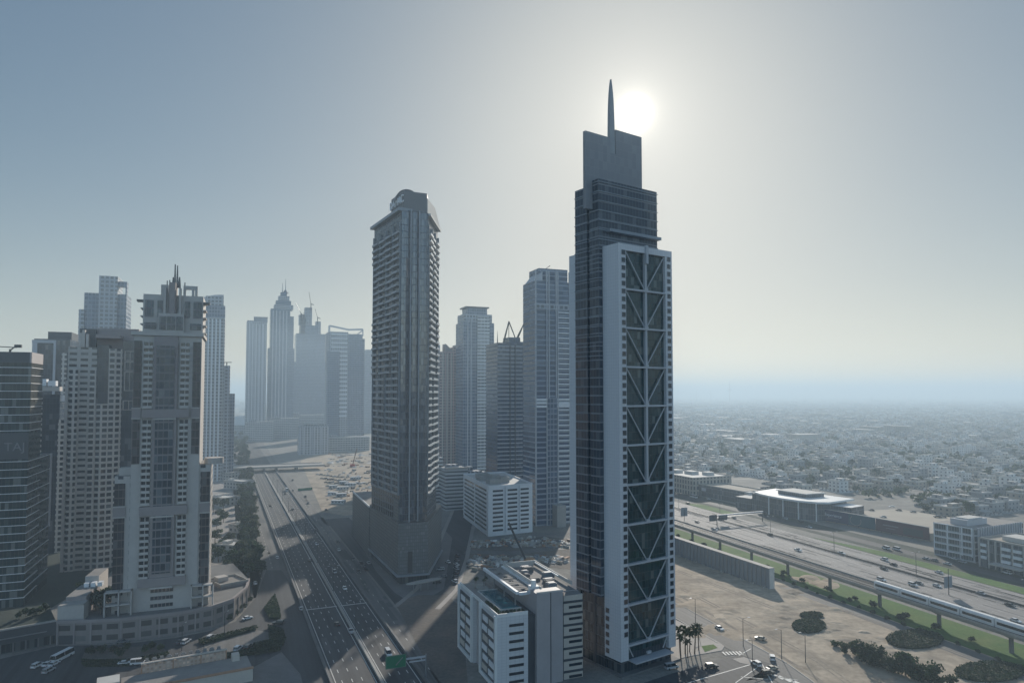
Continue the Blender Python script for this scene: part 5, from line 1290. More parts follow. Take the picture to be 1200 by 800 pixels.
for u in (4, gq.len - .5):
    b = MB(); b.tube(gq.pt(u, 0, 0), gq.pt(u, 0, 7.6), .35, .3); b.build("post", M["dark_metal"], g)
for u0, u1 in ((-2.5, 4.0), (6, 14.5)):
    b = MB(); b.box(gq, u0, u1, -.9, -.6, 3.4, 8.2); b.build("sign_panel", M["dark_panel"], g)
sp = [((1107, 694), (1120, 681), 8, "dark back-facing road sign on a tall pole beside the metro train"), ((797, 607), (806, 597), 5, "small twin-panel road sign on a cranked pole beyond the viaduct by the braced tower")]
for (p0, p1, _, lb) in sp:
    x, y = gp(p0[0] + 5, p0[1] + 3); s = thing("road_sign", lb, "road sign", (x, y, 0)); k = y / 800
    b = MB(); b.tube((x, y, 0), (x, y, 13 if p0[0] > 900 else 9), .22, .15); b.build("pole", M["dark_metal"], s)
    w = (p1[0] - p0[0]) * k; fr = Frame((x, y), EF); b = MB(); b.box(fr, -w / 2, w / 2, -.3, -.15, 3.6, 3.6 + (p0[1] - p1[1]) * k); b.build("panel", M["hoarding_grey"], s)
# green direction sign over the west highway
xg = gp(481, 782); g = thing("direction_sign", "green direction sign on a grey cantilever arm over the highway beside the vacant lot", "road sign", (*HW.p(-8, 15.2), 0))
fg = Frame(HW.p(-8, 15.2), (-.92, -.392))
fg = Frame(HW.p(4, 15.4), EF)
b = MB(); b.tube(fg.pt(0, 0, 0), fg.pt(0, 0, 8.2), .35, .28, 8); b.build("pole", M["grey_metal"], g)
b = MB(); b.bar(fg.pt(.2, 0, 7.4), fg.pt(-14, 0, 7.4), .35, .6); b.bar(fg.pt(.2, 0, 6.2), fg.pt(-6, 0, 6.2), .3, .4); b.build("arm", M["grey_panel"], g)
b = MB(); b.box(fg, -14.4, -7.2, .3, .45, 5.0, 9.4); pn = b.build("panel", M["sign_green"], g)
b = MB()
for z in (5.1, 9.2): b.box(fg, -14.3, -7.3, .45, .47, z, z + .1)
for u in (-14.3, -7.4): b.box(fg, u, u + .1, .45, .47, 5.2, 9.2)
b.bar(fg.pt(-10.8, .48, 6), fg.pt(-8.4, .48, 8.4), .03, .35); b.build("border", M["letter_dim"], pn)
# street lamps
LP = lamp_proto(11, (1,), "street_lamp", "tall single-arm street lamp", "street lamp")
LP2 = lamp_proto(13, (-1, 1), "street_lamp", "tall twin-arm street lamp", "street lamp")
LP.location = (*gp(871, 757), 0); LP['label'] = "single-arm street lamp on the kerb beside the striped crossing, at the sand lot"
K = [0]
def lamp(proto, p, rot, label, group, s=1.0):
    copy_tree(proto, (*p, 0), rot, s, label)['group'] = group
LP['group'] = LP2['group'] = "street lamps"
for i, (px, py, lb) in enumerate(((882, 786, "street lamp at the junction nearest the two dark jeeps"), (815, 731, "street lamp on the kerb above the palms beside the braced tower"), (916, 772, "street lamp between the junction and the dark tree row"), (944, 776, "street lamp on the bare sand beside the dark tree row"))):
    lamp(LP, gp(px, py), rad(200), lb, "street lamps")
LP2.location = (*HW.p(60, .9), 0); LP2['label'] = "first twin-arm lamp on the highway median past the green sign"; LP2.rotation_euler = (0, 0, rad(23))
for k in range(1, 9):
    lamp(LP2, HW.p(60 + k * 62, .9), rad(23), ORD[k] + " twin-arm lamp on the highway median past the green sign", "street lamps")
for k in range(9):
    lamp(LP2, EH.p(-120 + k * 58, 0), rad(20), ORD[k] + " twin-arm lamp on the sunlit highway median, counted from the train", "street lamps")
for i, (px, py, lb) in enumerate(((213, 762, "lamp post in the planted island before the curved podium"), (157, 735, "lamp post against the curved podium wall under the cream tower"), (263, 747, "lamp post at the parking lot corner by the hedge"))):
    lamp(LP, gp(px, py), rad(80), lb, "street lamps", .9)
lamp(LP, gp(457, 655), rad(20), "lamp post on the pavement before the mesh-clad tower base", "street lamps")

# ================================================================ trees and shrubs
def leaf_cluster(b, c, r, n, size, rnd, flat=.75, m=0):
    for _ in range(n):
        w = rnd.random() * 2 * math.pi; q = rnd.uniform(-1, 1); rr = r * (.55 + .5 * rnd.random())
        s = math.sqrt(1 - q * q)
        p = Vector((c[0] + rr * s * math.cos(w), c[1] + rr * s * math.sin(w), c[2] + rr * q * flat))
        a = Vector((rnd.uniform(-1, 1), rnd.uniform(-1, 1), rnd.uniform(-.6, .6))).normalized() * size * rnd.uniform(.6, 1.3)
        d = a.cross(Vector((rnd.uniform(-1, 1), rnd.uniform(-1, 1), rnd.uniform(-1, 1))).normalized()).normalized() * size * rnd.uniform(.5, 1)
        b.quad(tuple(p - a - d), tuple(p + a - d), tuple(p + a + d), tuple(p - a + d), [(0, 0)] * 4, m)
def tree_proto(seed, h, w, leaf, clumps=11, n=44, size=.42, name="tree"):
    rnd = random.Random(seed)
    r = thing(name, "tree", "tree", (0, 0, 0))
    b = MB(); th = h * .42
    b.tube((0, 0, 0), (rnd.uniform(-.2, .2), rnd.uniform(-.2, .2), th), .24, .15, 6)
    cl = []
    for k in range(clumps):
        a = 2 * math.pi * k / clumps * 2.4 + rnd.random(); q = rnd.random() ** .6
        cl.append((w * .34 * q * math.cos(a), w * .34 * q * math.sin(a), h * rnd.uniform(.2 if name == "bushy_tree" else .45, .88)))
    for c in cl[:6]: b.tube((0, 0, th * .9), (c[0] * .8, c[1] * .8, c[2]), .1, .04, 4)
    b.build("trunk", M["trunk_bark"], r)
    b = MB()
    for c in cl: leaf_cluster(b, c, w * rnd.uniform(.17, .27), n, size, rnd)
    b.build("crown", M[leaf], r); return r
def palm_proto(seed, h):
    rnd = random.Random(seed); r = thing("palm_tree", "palm", "palm", (0, 0, 0))
    b = MB(); b.tube((0, 0, 0), (.2, .1, h * .5), .24, .19, 7); b.tube((.2, .1, h * .5), (.3, .1, h), .19, .17, 7); b.build("trunk", M["trunk_bark"], r)
    b = MB()
    for k in range(26):
        a = 2 * math.pi * k / 26 * 5 + rnd.random() * .4; el = rnd.uniform(-.1, 1.15); L = rnd.uniform(2.4, 3.2); p = Vector((.3, .1, h)); prev = None
        dirv = Vector((math.cos(a) * math.cos(el), math.sin(a) * math.cos(el), math.sin(el)))
        side = Vector((-math.sin(a), math.cos(a), 0))
        for q in range(6):
            w = .42 * math.sin(math.pi * (q + .7) / 6.6)
            cur = (p - side * w, p + Vector((0, 0, .12)), p + side * w)
            if prev:
                b.quad(tuple(prev[0]), tuple(prev[1]), tuple(cur[1]), tuple(cur[0]), [(0, 0)] * 4); b.quad(tuple(prev[1]), tuple(prev[2]), tuple(cur[2]), tuple(cur[1]), [(0, 0)] * 4)
            prev = cur; p = p + dirv * L / 6; dirv = (dirv + Vector((0, 0, -.24))).normalized()
    b.build("crown", M["leaf_palm"], r); return r
def shrub_proto(seed, w, h, leaf, name="shrub", n=240, size=.22):
    rnd = random.Random(seed); b = MB()
    for k in range(7): leaf_cluster(b, (rnd.uniform(-.25, .25) * w, rnd.uniform(-.25, .25) * w, h * rnd.uniform(.35, .65)), w * .32, n // 7, size, rnd, h / w)
    return b.build(name, M[leaf])
TREES = [tree_proto(1, 8.5, 8, "leaf_dark"), tree_proto(2, 7.5, 7.5, "leaf_mid"), tree_proto(3, 9.5, 8.5, "leaf_dusty"), tree_proto(4, 8, 9, "leaf_dark", 13)]
used = set()
def put(protos, p, label, group, s=1.0, z=0, cat=None):
    pr = RND.choice(protos); rot = RND.random() * 6.28; sc3 = (s * RND.uniform(.9, 1.1), s * RND.uniform(.9, 1.1), s * RND.uniform(.88, 1.12))
    if pr not in used:
        KIDS[pr] = [(c, list(c.children)) for c in pr.children]
        used.add(pr); pr.location = (*p, z); pr.rotation_euler = (0, 0, rot); pr.scale = sc3; o = pr; o['label'] = label
    else: o = copy_tree(pr, (*p, z), rot, sc3, label)
    o['group'] = group
    if cat: o['category'] = cat
    return o
# dark row at the edge of the sand lot
BUSH = [tree_proto(31, 6.5, 7.5, "leaf_dark", 16, 46, .34, "bushy_tree"), tree_proto(32, 7.5, 7.0, "leaf_dark", 16, 46, .34, "bushy_tree"), tree_proto(33, 5.5, 6.5, "leaf_mid", 14, 46, .34, "bushy_tree")]
for i, (px, py, s) in enumerate(((979, 757, 1.0), (990, 765, 1.15), (1003, 768, .9), (1013, 775, 1.2), (1025, 781, 1.25), (1037, 783, 1.1), (1049, 788, 1.2), (1061, 791, 1.25), (1072, 796, 1.0), (1084, 795, 1.15), (1097, 803, 1.2), (1044, 778, .9), (1116, 806, .8), (1000, 758, .7), (1018, 770, .8), (1030, 774, .9), (1068, 785, .8), (1090, 789, .8))):
    put(BUSH, gp(px, py), ORD[i % 20] + " dark bushy tree along the edge of the sand lot, counted from the oval hedges", "dark tree row on the sand lot", s * RND.choice((.6, .75, .85, .95)))
# avenue beside the service road
i = 0
for py in range(556, 668, 6):
    for dx in (0, 9):
        px = 292 + (py - 556) * .06 - dx + RND.uniform(-2, 2)
        if 640 < py < 652 and dx == 0: continue
        put(TREES, gp(px, py + dx * .2), "leafy street tree in the dense avenue beside the highway service road", "trees of the avenue beside the service road", RND.uniform(1.0, 1.35)); i += 1
for px, py in ((262, 612), (254, 620), (268, 640), (260, 645), (252, 636), (280, 655), (284, 662), (272, 664), (300, 660), (297, 668), (304, 674), (292, 676), (258, 606), (250, 600), (262, 598), (248, 650), (243, 664), (256, 658), (270, 676)):
    put(TREES, gp(px, py), "leafy tree shading the low estate between avenue and cream tower", "trees of the low estate", RND.uniform(.9, 1.3))
for py in range(512, 552, 5):
    for px in range(246, 292, 7):
        if RND.random() < .8: put(TREES, gp(px + RND.uniform(-3, 3), py), "hazy tree in the distant grove left of the flyover", "trees of the distant grove", RND.uniform(1.2, 1.7))
PALM = [palm_proto(5, 8.0), palm_proto(6, 7.0)]
for i, (px, py, s) in enumerate(((797, 764, 1), (803, 766, 1.15), (808, 763, .95), (814, 766, 1.2), (819, 762, 1.1), (806, 770, .9), (798, 772, 1.05))):
    put(PALM, gp(px, py), ORD[i] + " palm in the clump beside the foot of the braced tower", "palms by the braced tower", s)
for i, (px, py) in enumerate(((98, 700), (120, 712), (125, 704), (118, 720), (131, 708), (112, 715), (104, 712))):
    put(TREES, gp(px, py, 8.4), ORD[i] + " tree on the podium roof between the two cream towers", "trees on the podium roof", .85, 8.4)
for i, (px, py) in enumerate(((30, 722), (38, 724), (46, 720), (53, 717), (22, 726))):
    put(TREES, gp(px, py, 9.3), ORD[i] + " small tree on the planted roof of the dark podium", "trees on the dark podium", .45, 9.3)
SH = [shrub_proto(7, 3.4, 2.6, "leaf_dark", "round_shrub"), shrub_proto(8, 3.0, 2.4, "leaf_mid", "round_shrub")]
for s_ in SH: tag(s_, "", "shrub")
for k in range(26):
    for o in (-3, -8):
        s = -60 + k * 15 + RND.uniform(-3, 3)
        if RND.random() < .75: put(SH, VIA.p(s, o + RND.uniform(-1, 1)), "round clipped shrub on the grass strip under the metro viaduct", "round shrubs under the viaduct", RND.uniform(.9, 1.4))
for k in range(36):
    put(SH, VIA.p(-110 + k * 8.2, -12 + RND.uniform(-.6, .6)), "dusty shrub in the hedge line between grass strip and hoarding", "hedge line shrubs", RND.uniform(.5, .9))
def hedge(name, label, pts, h, leaf, n, seed, cat="hedge", size=.3):
    """a planted bed of leaves filling a ground outline"""
    rnd = random.Random(seed); b = MB(); xs = [p[0] for p in pts]; ys = [p[1] for p in pts]
    def inside(x, y):
        c = False
        for i in range(len(pts)):
            (x1, y1), (x2, y2) = pts[i], pts[i - 1]
            if (y1 > y) != (y2 > y) and x < (x2 - x1) * (y - y1) / (y2 - y1) + x1: c = not c
        return c
    cx, cy_ = sum(xs) / len(xs), sum(ys) / len(ys); k = 0
    b.prism([(cx + (p[0] - cx) * .93, cy_ + (p[1] - cy_) * .93) for p in pts], 0.02, h * .72)
    while k < n:
        x, y = rnd.uniform(min(xs), max(xs)), rnd.uniform(min(ys), max(ys))
        if not inside(x, y): continue
        k += 1; z = h * rnd.uniform(.7, .95) if rnd.random() < .8 else h * rnd.uniform(.1, .7)
        a = Vector((rnd.uniform(-1, 1), rnd.uniform(-1, 1), rnd.uniform(-.7, .7))).normalized() * size; d = a.cross(Vector((rnd.uniform(-1, 1), rnd.uniform(-1, 1), 1)).normalized()) * .8; p = Vector((x, y, z))
        b.quad(tuple(p - a - d), tuple(p + a - d), tuple(p + a + d), tuple(p - a + d), [(0, 0)] * 4)
    return tag(b.build(name, M[leaf]), label, cat)
def oval(px, py, rx, ry, n=20):
    return [gp(px + rx * math.cos(w), py + ry * math.sin(w)) for w in [-2 * math.pi * k / n for k in range(n)]]
hedge("oval_hedge", "larger dark oval hedge on the sand lot before the tree row", oval(948, 734.5, 20, 8.2), 1.3, "leaf_dark", 2600, 1)
hedge("oval_hedge", "smaller dark oval hedge on the sand lot behind the larger oval", oval(951, 722, 14, 3.6), 1.2, "leaf_dark", 1500, 2)
hedge("ground_shrubs", "spreading dark shrub patch on the sand behind the tree row", oval(1072, 750, 34, 11), 1.1, "leaf_dark", 3600, 3, "shrubs")
hedge("ground_shrubs", "spreading dark shrub patch at the corner of the sand lot", oval(1160, 788, 42, 12), 1.1, "leaf_dark", 3600, 4, "shrubs")
hedge("leaf_hedge", "pointed hedge island where the service road meets the street", [gp(322, 698), gp(328, 716), gp(329, 727), gp(316, 726), gp(309, 715)], 1.6, "leaf_dark", 1800, 5)
hedge("border_hedge", "curved hedge closing the end of the parking lot", [gp(314, 735), gp(331, 740), gp(335, 751), gp(328, 763), gp(298, 769), gp(297, 757), gp(316, 753)], 1.8, "leaf_dark", 2600, 6)
hedge("border_hedge", "long thin hedge along the street side of the parking lot", [gp(232, 752), gp(300, 735), gp(302, 738), gp(236, 757)], 1.4, "leaf_dark", 1300, 7)
hedge("border_hedge", "hedge between the parking lot and the ornate low roof", [gp(246, 771), gp(298, 762), gp(298, 767), gp(250, 777)], 1.4, "leaf_dark", 1300, 8)
hedge("garden_hedge", "low dark hedge round the planted street island", [gp(95, 774), gp(150, 774), gp(198, 764), gp(198, 768), gp(150, 781), gp(97, 782)], .9, "leaf_dark", 1500, 9)
for i, (px, py) in enumerate(((106, 768), (119, 766), (133, 765), (140, 770), (149, 763), (178, 762), (188, 763), (170, 766))):
    put(TREES, gp(px, py), ORD[i] + " small tree in the planted street island below the curved podium", "trees in the street island", .42)
for i, (px, py) in enumerate(((277, 722), (285, 715), (280, 718), (292, 706), (268, 728))):
    put(TREES, gp(px, py), ORD[i] + " low dark bush at the end of the curved podium", "bushes at the podium end", .4)

# ================================================================ low estate and ornate roof in the south-west
f, root = block("estate_house", "low mauve house with pale parapet and three square windows beside the avenue", gp(258, 711), gp(290, 704), 15, 9.5, "mauve_wall", "roof_gravel")
we = window_proto(1.7, 2.0, M["cream_wall"], M["pane"], .15, .1, False)
for k in range(3): stick(we, root, f, 4.2 + k * 2.3, 0, 2.2)
b = MB(); b.box(f, 2, 7, -13, -8, 9.5, 11.5); b.build("roof_room", M["cream_wall"], root)
root = thing("shade_canopy", "row of white fabric parking shades beside the avenue trees", "canopy", (*gp(295, 645), 0))
fs = seg(gp(298, 653), gp(292, 633))
for k in range(5):
    u0, u1 = fs.len * k / 5 + .2, fs.len * (k + 1) / 5 - .2
    b = MB(); b.prism([fs.p(u0, -3), fs.p(u0, 3), fs.p(u1, 3), fs.p(u1, -3)], 3.0, 3.3); b.tube(fs.pt((u0 + u1) / 2, -2.8, 0), fs.pt((u0 + u1) / 2, -2.8, 3), .12); b.build("shade", M["sun_shade"], root)
for px0, py0, px1, py1, w, h, lb in ((252, 650, 276, 652, 14, 6, "flat roof pavilion of the low estate nearest the parking shades"), (244, 592, 262, 594, 18, 7, "pale estate block behind the leafy trees near the cream tower"), (262, 572, 284, 574, 16, 8, "grey estate block with parked cars beside the avenue"), (246, 562, 268, 564, 16, 9, "far estate block below the hazy white-ribbed tower"), (268, 623, 283, 625, 12, 5, "low white-roofed pavilion between avenue trees")):
    f, root = block("estate_block", lb, gp(px0, py0), gp(px1, py1), w, h, "cream_side", "roof_pale")
    b = MB(); b.box(f, 2, 6, -9, -4, h, h + 2); b.build("roof_room", M["roof_pale"], root)
# glowing low building with key-patterned wall at the bottom edge
facade("key_wall", (.56, .42, .33), (.40, .27, .20), fh=1.25, bw=1.25, sill=.18, head=.82, jamb=.18, var=.9, rough=.8, ior=1.45, tilt=0, streak=.3)
pz = 9.0
kf = seg(gp(166, 787, 5.0), gp(265, 769.5, 5.0))
root = thing("ornate_pavilion", "low building with terracotta key-patterned parapet wall and grey flat roof at the bottom edge", "building", kf.pt(kf.len / 2, -2, 0))
b = MB(); b.box(kf, 0, kf.len, -.6, 0, 0, 7.2); b.build("patterned_wall", M["key_wall"], root)
for u in (0, kf.len * .36, kf.len * .69, kf.len):
    b = MB(); b.box(kf, u - .2, u + .2, -.7, .12, 0, 7.5); b.build("pilaster", M["terracotta"], root)
b = MB(); b.box(kf, -.3, kf.len + .2, -.75, .15, 7.5, 7.9); b.build("coping", M["tan_panel"], root)
b = MB(); b.box(kf, -6, kf.len + 7, .15, 14, 0, 4.4, 0, 1); b.build("hall", [M["tan_panel"], M["roof_gravel"]], root)
b = MB(); b.box(kf, -6, kf.len + 7.2, 13.2, 14.2, 4.4, 5.0); b.build("parapet", M["terracotta"], root)
b = MB(); b.box(kf, kf.len + 1.5, kf.len + 4, 1, 4, 4.4, 6.6); b.build("roof_room", M["tan_panel"], root)
b = MB(); b.box(kf, -13, -6.5, 2, 9, 0, 6.4, 0, 1); b.build("lit_wing", [M["tan_panel"], M["roof_pale"]], root)
for k in range(4):
    b = MB(); b.box(kf, -12.6 + k * 1.6, -11.6 + k * 1.6, 8.9, 9.3, .4, 5.9); b.build("fin", M["cream_wall"], root)
for i in range(11):
    o = tag(None or (lambda mb_: (mb_.box(kf, .8 + i * 2.3, 2.4 + i * 2.3, -3.2, -1.9, 0, 7.6 + .5 * (i % 2)), mb_.box(kf, 1.1 + i * 2.3, 2.1 + i * 2.3, -2.9, -2.2, 7.6 + .5 * (i % 2), 8.5), mb_.build("roof_ventilator", M["grey_metal"]))[-1])(MB()), ORD[i] + " grey ventilator box in the row behind the key-patterned wall", "ventilator", "ventilators behind the patterned wall")

# planting on the hotel's pool terrace
for k in range(9): put(SH, H.p(1.6, -2.0 - k * 1.7), "shrub in the planting along the street edge of the hotel pool terrace", "hotel terrace shrubs", .5, 24.8)
for k in range(6): put(SH, H.p(3.0 + k * 1.4, -2.2), "shrub in the planting along the short front of the hotel pool terrace", "hotel terrace shrubs at the front", .5, 24.8)
for k in range(4): put(PALM, H.p(3.2 + k * 1.8, -33.5 - (k % 2) * 3), ORD[k] + " small palm at the far end of the hotel pool terrace", "palms on the hotel terrace", .42, 24.8)

# ================================================================ work sites
rr = random.Random(5)
b = MB()
def heap(b, x, y, w, h, n=9):
    pts = [(x + w * rr.uniform(.7, 1.2) * math.cos(-2 * math.pi * k / n), y + w * rr.uniform(.7, 1.2) * math.sin(-2 * math.pi * k / n)) for k in range(n)]
    b.prism(pts[::-1], .02, h, top=[(x + (p[0] - x) * .35, y + (p[1] - y) * .35) for p in pts[::-1]])
cols = ["roof_pale", "concrete", "rust_steel", "concrete_dark", "sand_roof", "hoarding_grey", "white_paint", "sand_roof", "concrete", "terracotta"]
dm = {c: MB() for c in cols}
def junk(poly_px, n, smin, smax):
    for _ in range(n):
        (x0, y0), (x1, y1) = poly_px; p = gp(rr.uniform(x0, x1), rr.uniform(y0, y1)); f = Frame(p, (math.cos(rr.random() * 6), math.sin(rr.random() * 6)))
        w, l, h = rr.uniform(smin, smax), rr.uniform(smin, smax * 2), rr.uniform(.4, 1.8)
        c = rr.choice(cols)
        if rr.random() < .3: heap(dm[rr.choice(cols[:2] + ["sand_roof"])], *p, w * 1.4, h)
        else: dm[c].box(f, 0, w, -l, 0, .02, h)
junk(((552, 634), (668, 641)), 190, .5, 2.2); junk(((556, 652), (664, 660)), 150, .5, 2.4); junk(((548, 655), (585, 668)), 50, .6, 2.4)
junk(((382, 550), (436, 586)), 130, .8, 3.2); junk(((385, 530), (436, 548)), 70, 1.5, 5); junk(((590, 630), (640, 636)), 40, .5, 2)
for c, m_ in dm.items(): tag(m_.build("site_debris", M[c]), {"roof_pale": "pale", "concrete": "grey concrete", "rust_steel": "rusty steel", "terracotta": "reddish", "concrete_dark": "dark concrete", "sand_roof": "sandy", "hoarding_grey": "blue-grey", "white_paint": "white"}[c] + " rubble and stacked material strewn over the work sites", None, None, "stuff")
hp = MB()
for _ in range(46):
    x, y = gp(rr.uniform(795, 1000), rr.uniform(672, 745)); heap(hp, x, y, rr.uniform(3, 9), rr.uniform(.15, .6), 13)
for _ in range(40):
    q = rr.uniform(905, 1090); x, y = gp(q, rr.uniform(708, 732) + (q - 905) * .27); heap(hp, x, y, rr.uniform(2, 7), rr.uniform(.15, .5), 13)
tag(hp.build("sand_heaps", M["sand_lot"]), "low heaps of turned sand scattered over the bare lot", None, None, "stuff")
t = thing("crawler_crane", "dark crawler crane with long leaning boom between the hotel and the white office block", "crane", (*gp(622, 664), 0))
x, y = gp(617, 662); zt_ = zat(613, y - 3); xt = xat(596, y)
b = MB(); b.bar((x, y, 2.2), (xt, y, zt_), 1.1, 1.1); b.build("boom", M["dark_metal"], t)
b = MB(); b.box(Frame((x, y), EF), -1, 4.5, -2, 2, 1.2, 4.0); b.build("cab", M["orange_steel"], t)
for o in (-2.1, 2.1):
    b = MB(); b.box(Frame((x, y), EF), -2, 5, o - .5, o + .5, 0, 1.2); b.build("track", M["rubber"], t)
t = thing("crawler_crane", "small red crane with thin jib on the sandy work site by the balcony tower", "crane", (*gp(413, 546), 0))
x, y = gp(413, 547); b = MB(); b.bar((x, y, 2), (xat(419, y), y, zat(525, y)), 1.0, 1.0); b.build("boom", M["rust_steel"], t)
b = MB(); b.box(Frame((x, y), EF), -3, 3, -2, 2, 1, 4); b.build("cab", M["red_plastic"], t)
facade("cabin_wall", (.55, .56, .55), (.05, .06, .07), fh=2.8, bw=3, sill=.35, head=.75, jamb=.3, var=.3)
for i, (px, py, w, l) in enumerate(((388, 590, 12, 5), (394, 582, 10, 4), (384, 580, 9, 4), (395, 574, 12, 4), (404, 569, 12, 4), (411, 562, 12, 5), (397, 567, 10, 4), (386, 572, 8, 4))):
    f = Frame(gp(px, py), EF if i % 2 else (.99, -.1)); c = thing("site_cabin", ORD[i] + " white cabin of the work site, counted from the highway edge", "site cabin", f.pt(w / 2, -l / 2, 0), "site cabins")
    b = MB(); b.box(f, 0, w, -l, 0, 0, 2.9); b.build("wall", M["cabin_wall"], c)
    b = MB(); b.box(f, -.2, w + .2, -l - .2, .2, 2.9, 3.15); b.build("roof", M["white_paint"], c)
t = thing("site_fence", "green mesh fence panel across the service road end by the work site", "fence", (*gp(357, 574), 0))
f = seg(gp(349, 575), gp(366, 573.5)); b = MB(); b.box(f, 0, f.len, -.1, .1, 0, 2.4); b.build("panel", M["sign_green"], t)

# ================================================================ cars
def car_mesh(kind):
    """boxes with a car's side outline; returns (body, glass, wheels, lamps) meshes along +Y, nose at +Y"""
    L, Wd_, prof, cab, roof = {
        "sedan": (4.6, 1.82, [(-2.3, .35), (-2.3, .85), (-1.6, .98), (1.0, .95), (2.2, .78), (2.3, .40)], [(-1.75, .97), (-1.05, 1.40), (.35, 1.42), (1.1, .95)], 1.43),
        "suv": (4.8, 1.95, [(-2.4, .45), (-2.4, 1.1), (1.1, 1.12), (2.25, 1.0), (2.4, .5)], [(-2.35, 1.1), (-2.1, 1.78), (.3, 1.80), (1.15, 1.1)], 1.82),
        "van": (5.2, 2.0, [(-2.6, .4), (-2.6, 1.15), (1.7, 1.15), (2.5, .95), (2.6, .45)], [(-2.6, 1.15), (-2.55, 2.15), (1.0, 2.18), (1.9, 1.15)], 2.2),
        "pickup": (5.3, 1.95, [(-2.65, .5), (-2.65, 1.1), (1.1, 1.12), (2.5, 1.02), (2.65, .5)], [(-.6, 1.1), (-.5, 1.76), (.5, 1.78), (1.2, 1.1)], 1.8),
        "bus": (9.5, 2.5, [(-4.75, .4), (-4.75, 1.5), (4.7, 1.5), (4.75, .5)], [(-4.75, 1.5), (-4.7, 2.9), (4.5, 2.9), (4.75, 1.5)], 3.0)}[kind]
    body, glass = MB(), MB()
    def extr(b, pr, w0, w1=None):
        w1 = w0 if w1 is None else w1; n = len(pr); i = len(b.v); zmin, zmax = min(p[1] for p in pr), max(p[1] for p in pr)
        for sgn in (-1, 1):
            for yy, zz in pr: b.v.append((sgn * (w0 + (w1 - w0) * (zz - zmin) / max(zmax - zmin, .01)), yy, zz))
        for k in range(n): b.face((i + k, i + (k + 1) % n, i + n + (k + 1) % n, i + n + k), [(0, 0)] * 4)
        b.face(tuple(range(i + n - 1, i - 1, -1)), [(0, 0)] * n); b.face(tuple(range(i + n, i + 2 * n)), [(0, 0)] * n)
    h = Wd_ / 2
    extr(body, prof, h, h * .97); extr(glass, cab, h * .94, h * .76)
    ys = [p[0] for p in cab]; ra, rb = cab[1][0] - .05, cab[2][0] + .05
    body.box(W0, -h * .78, h * .78, -rb, -ra, roof - .05, roof + .03)
    for sgn in (-1, 1):
        for yy in (cab[1][0] + .1, (ra + rb) / 2): body.bar((sgn * h * .945, yy - .05, cab[0][1]), (sgn * h * .775, yy - .05, roof), .07, .09)
    r = .33 if kind == "sedan" else (.38 if kind != "bus" else .48)
    wheels = []
    for sy in (-1, 1):
        for sx in (-1, 1):
            w = MB(); yy = sy * L * .30; w.tube((sx * (h - .22), yy, r), (sx * (h + .02), yy, r), r, r, 12); wheels.append(w)
    lamps = []
    for sy, m_ in ((1, "head_lamp"), (-1, "tail_lamp")):
        for sx in (-1, 1):
            w = MB(); x0 = sx * h * .72; y0 = sy * (L / 2 - .02); zz = prof[1][1] - .22 if sy < 0 else .68 if kind == "sedan" else .85
            w.box(W0, x0 - .2, x0 + .2, -y0 - .06, -y0 + .06, zz - .08, zz + .08); lamps.append((w, m_))
    return body, glass, wheels, lamps
PROTO = {}
def car_proto(kind, near):
    if (kind, near) in PROTO: return PROTO[kind, near]
    body, glass, wheels, lamps = car_mesh(kind)
    r = None
    if near:
        r = bpy.data.objects.new("proto_" + kind, None)
        kids = [body.build("body", M["car_white"]), glass.build("window", M["car_glass"])] + [w.build("wheel", M["rubber"]) for w in wheels] + [w.build("headlight" if m_ == "head_lamp" else "tail_light", M[m_]) for w, m_ in lamps]
        for k in kids: COL.objects.unlink(k)
        PROTO[kind, near] = kids
    else:
        b = MB(); b.v = list(body.v); b.f = list(body.f); b.uv = list(body.uv); b.m = [0] * len(body.f)
        for src, mi in [(glass, 1)] + [(w, 2) for w in wheels]:
            i = len(b.v); b.v += src.v; b.f += [tuple(q + i for q in fc) for fc in src.f]; b.uv += src.uv; b.m += [mi] * len(src.f)
        o = b.build("car_" + kind, [M["car_white"], M["car_glass"], M["rubber"]]); COL.objects.unlink(o); PROTO[kind, near] = o
    return PROTO[kind, near]
NAMES = dict(sedan="sedan_car", suv="off_road_car", van="delivery_van", pickup="pickup_truck", bus="minibus")
CATS = dict(sedan="car", suv="car", van="van", pickup="pickup", bus="bus")
def car(p, ang, kind, colr, label, group, z=.14):
    near = math.hypot(*p) < 460
    pr = car_proto(kind, near); paint_m = M["car_" + colr]
    if near:
        r = thing(NAMES[kind], label, CATS[kind], (*p, z), group); r.rotation_euler = (0, 0, ang)
        for k in pr:
            o = k.copy(); COL.objects.link(o); o.parent = r
            if k.name.startswith("body"): o.material_slots[0].link = 'OBJECT'; o.material_slots[0].material = paint_m
    else:
        r = pr.copy(); r.name = NAMES[kind]; COL.objects.link(r); r.location = (*p, z); r.rotation_euler = (0, 0, ang)
        r.material_slots[0].link = 'OBJECT'; r.material_slots[0].material = paint_m; tag(r, label, CATS[kind], group)
    return r
A_HW = math.atan2(.920, -.392) - math.pi / 2; A_EH = math.atan2(.944, -.330) - math.pi / 2
def fleet(lst, ang, where, group, z=.14):
    lst = sorted(lst, key=lambda c: -c[1]); seen = {}; tot = {}
    for c in lst: tot[c[2], c[3]] = tot.get((c[2], c[3]), 0) + 1
    for px, py, kind, colr, *rest in lst:
        key = (kind, colr); seen[key] = seen.get(key, -1) + 1
        nm = {"sedan": "sedan", "suv": "off-road car", "van": "van", "pickup": "pickup", "bus": "minibus"}[kind]
        lb = f"{colr} {nm} {where}"
        if tot[key] > 1: lb = f"{ORD[seen[key]]} {lb}" + ("" if "counted" in where or len(lb.replace("-", " ").split()) > 10 else ", counted from the near end")
        car(gp(px, py, z), ang + (rest[0] if rest else 0), kind, colr, lb, group, z)
PI = math.pi
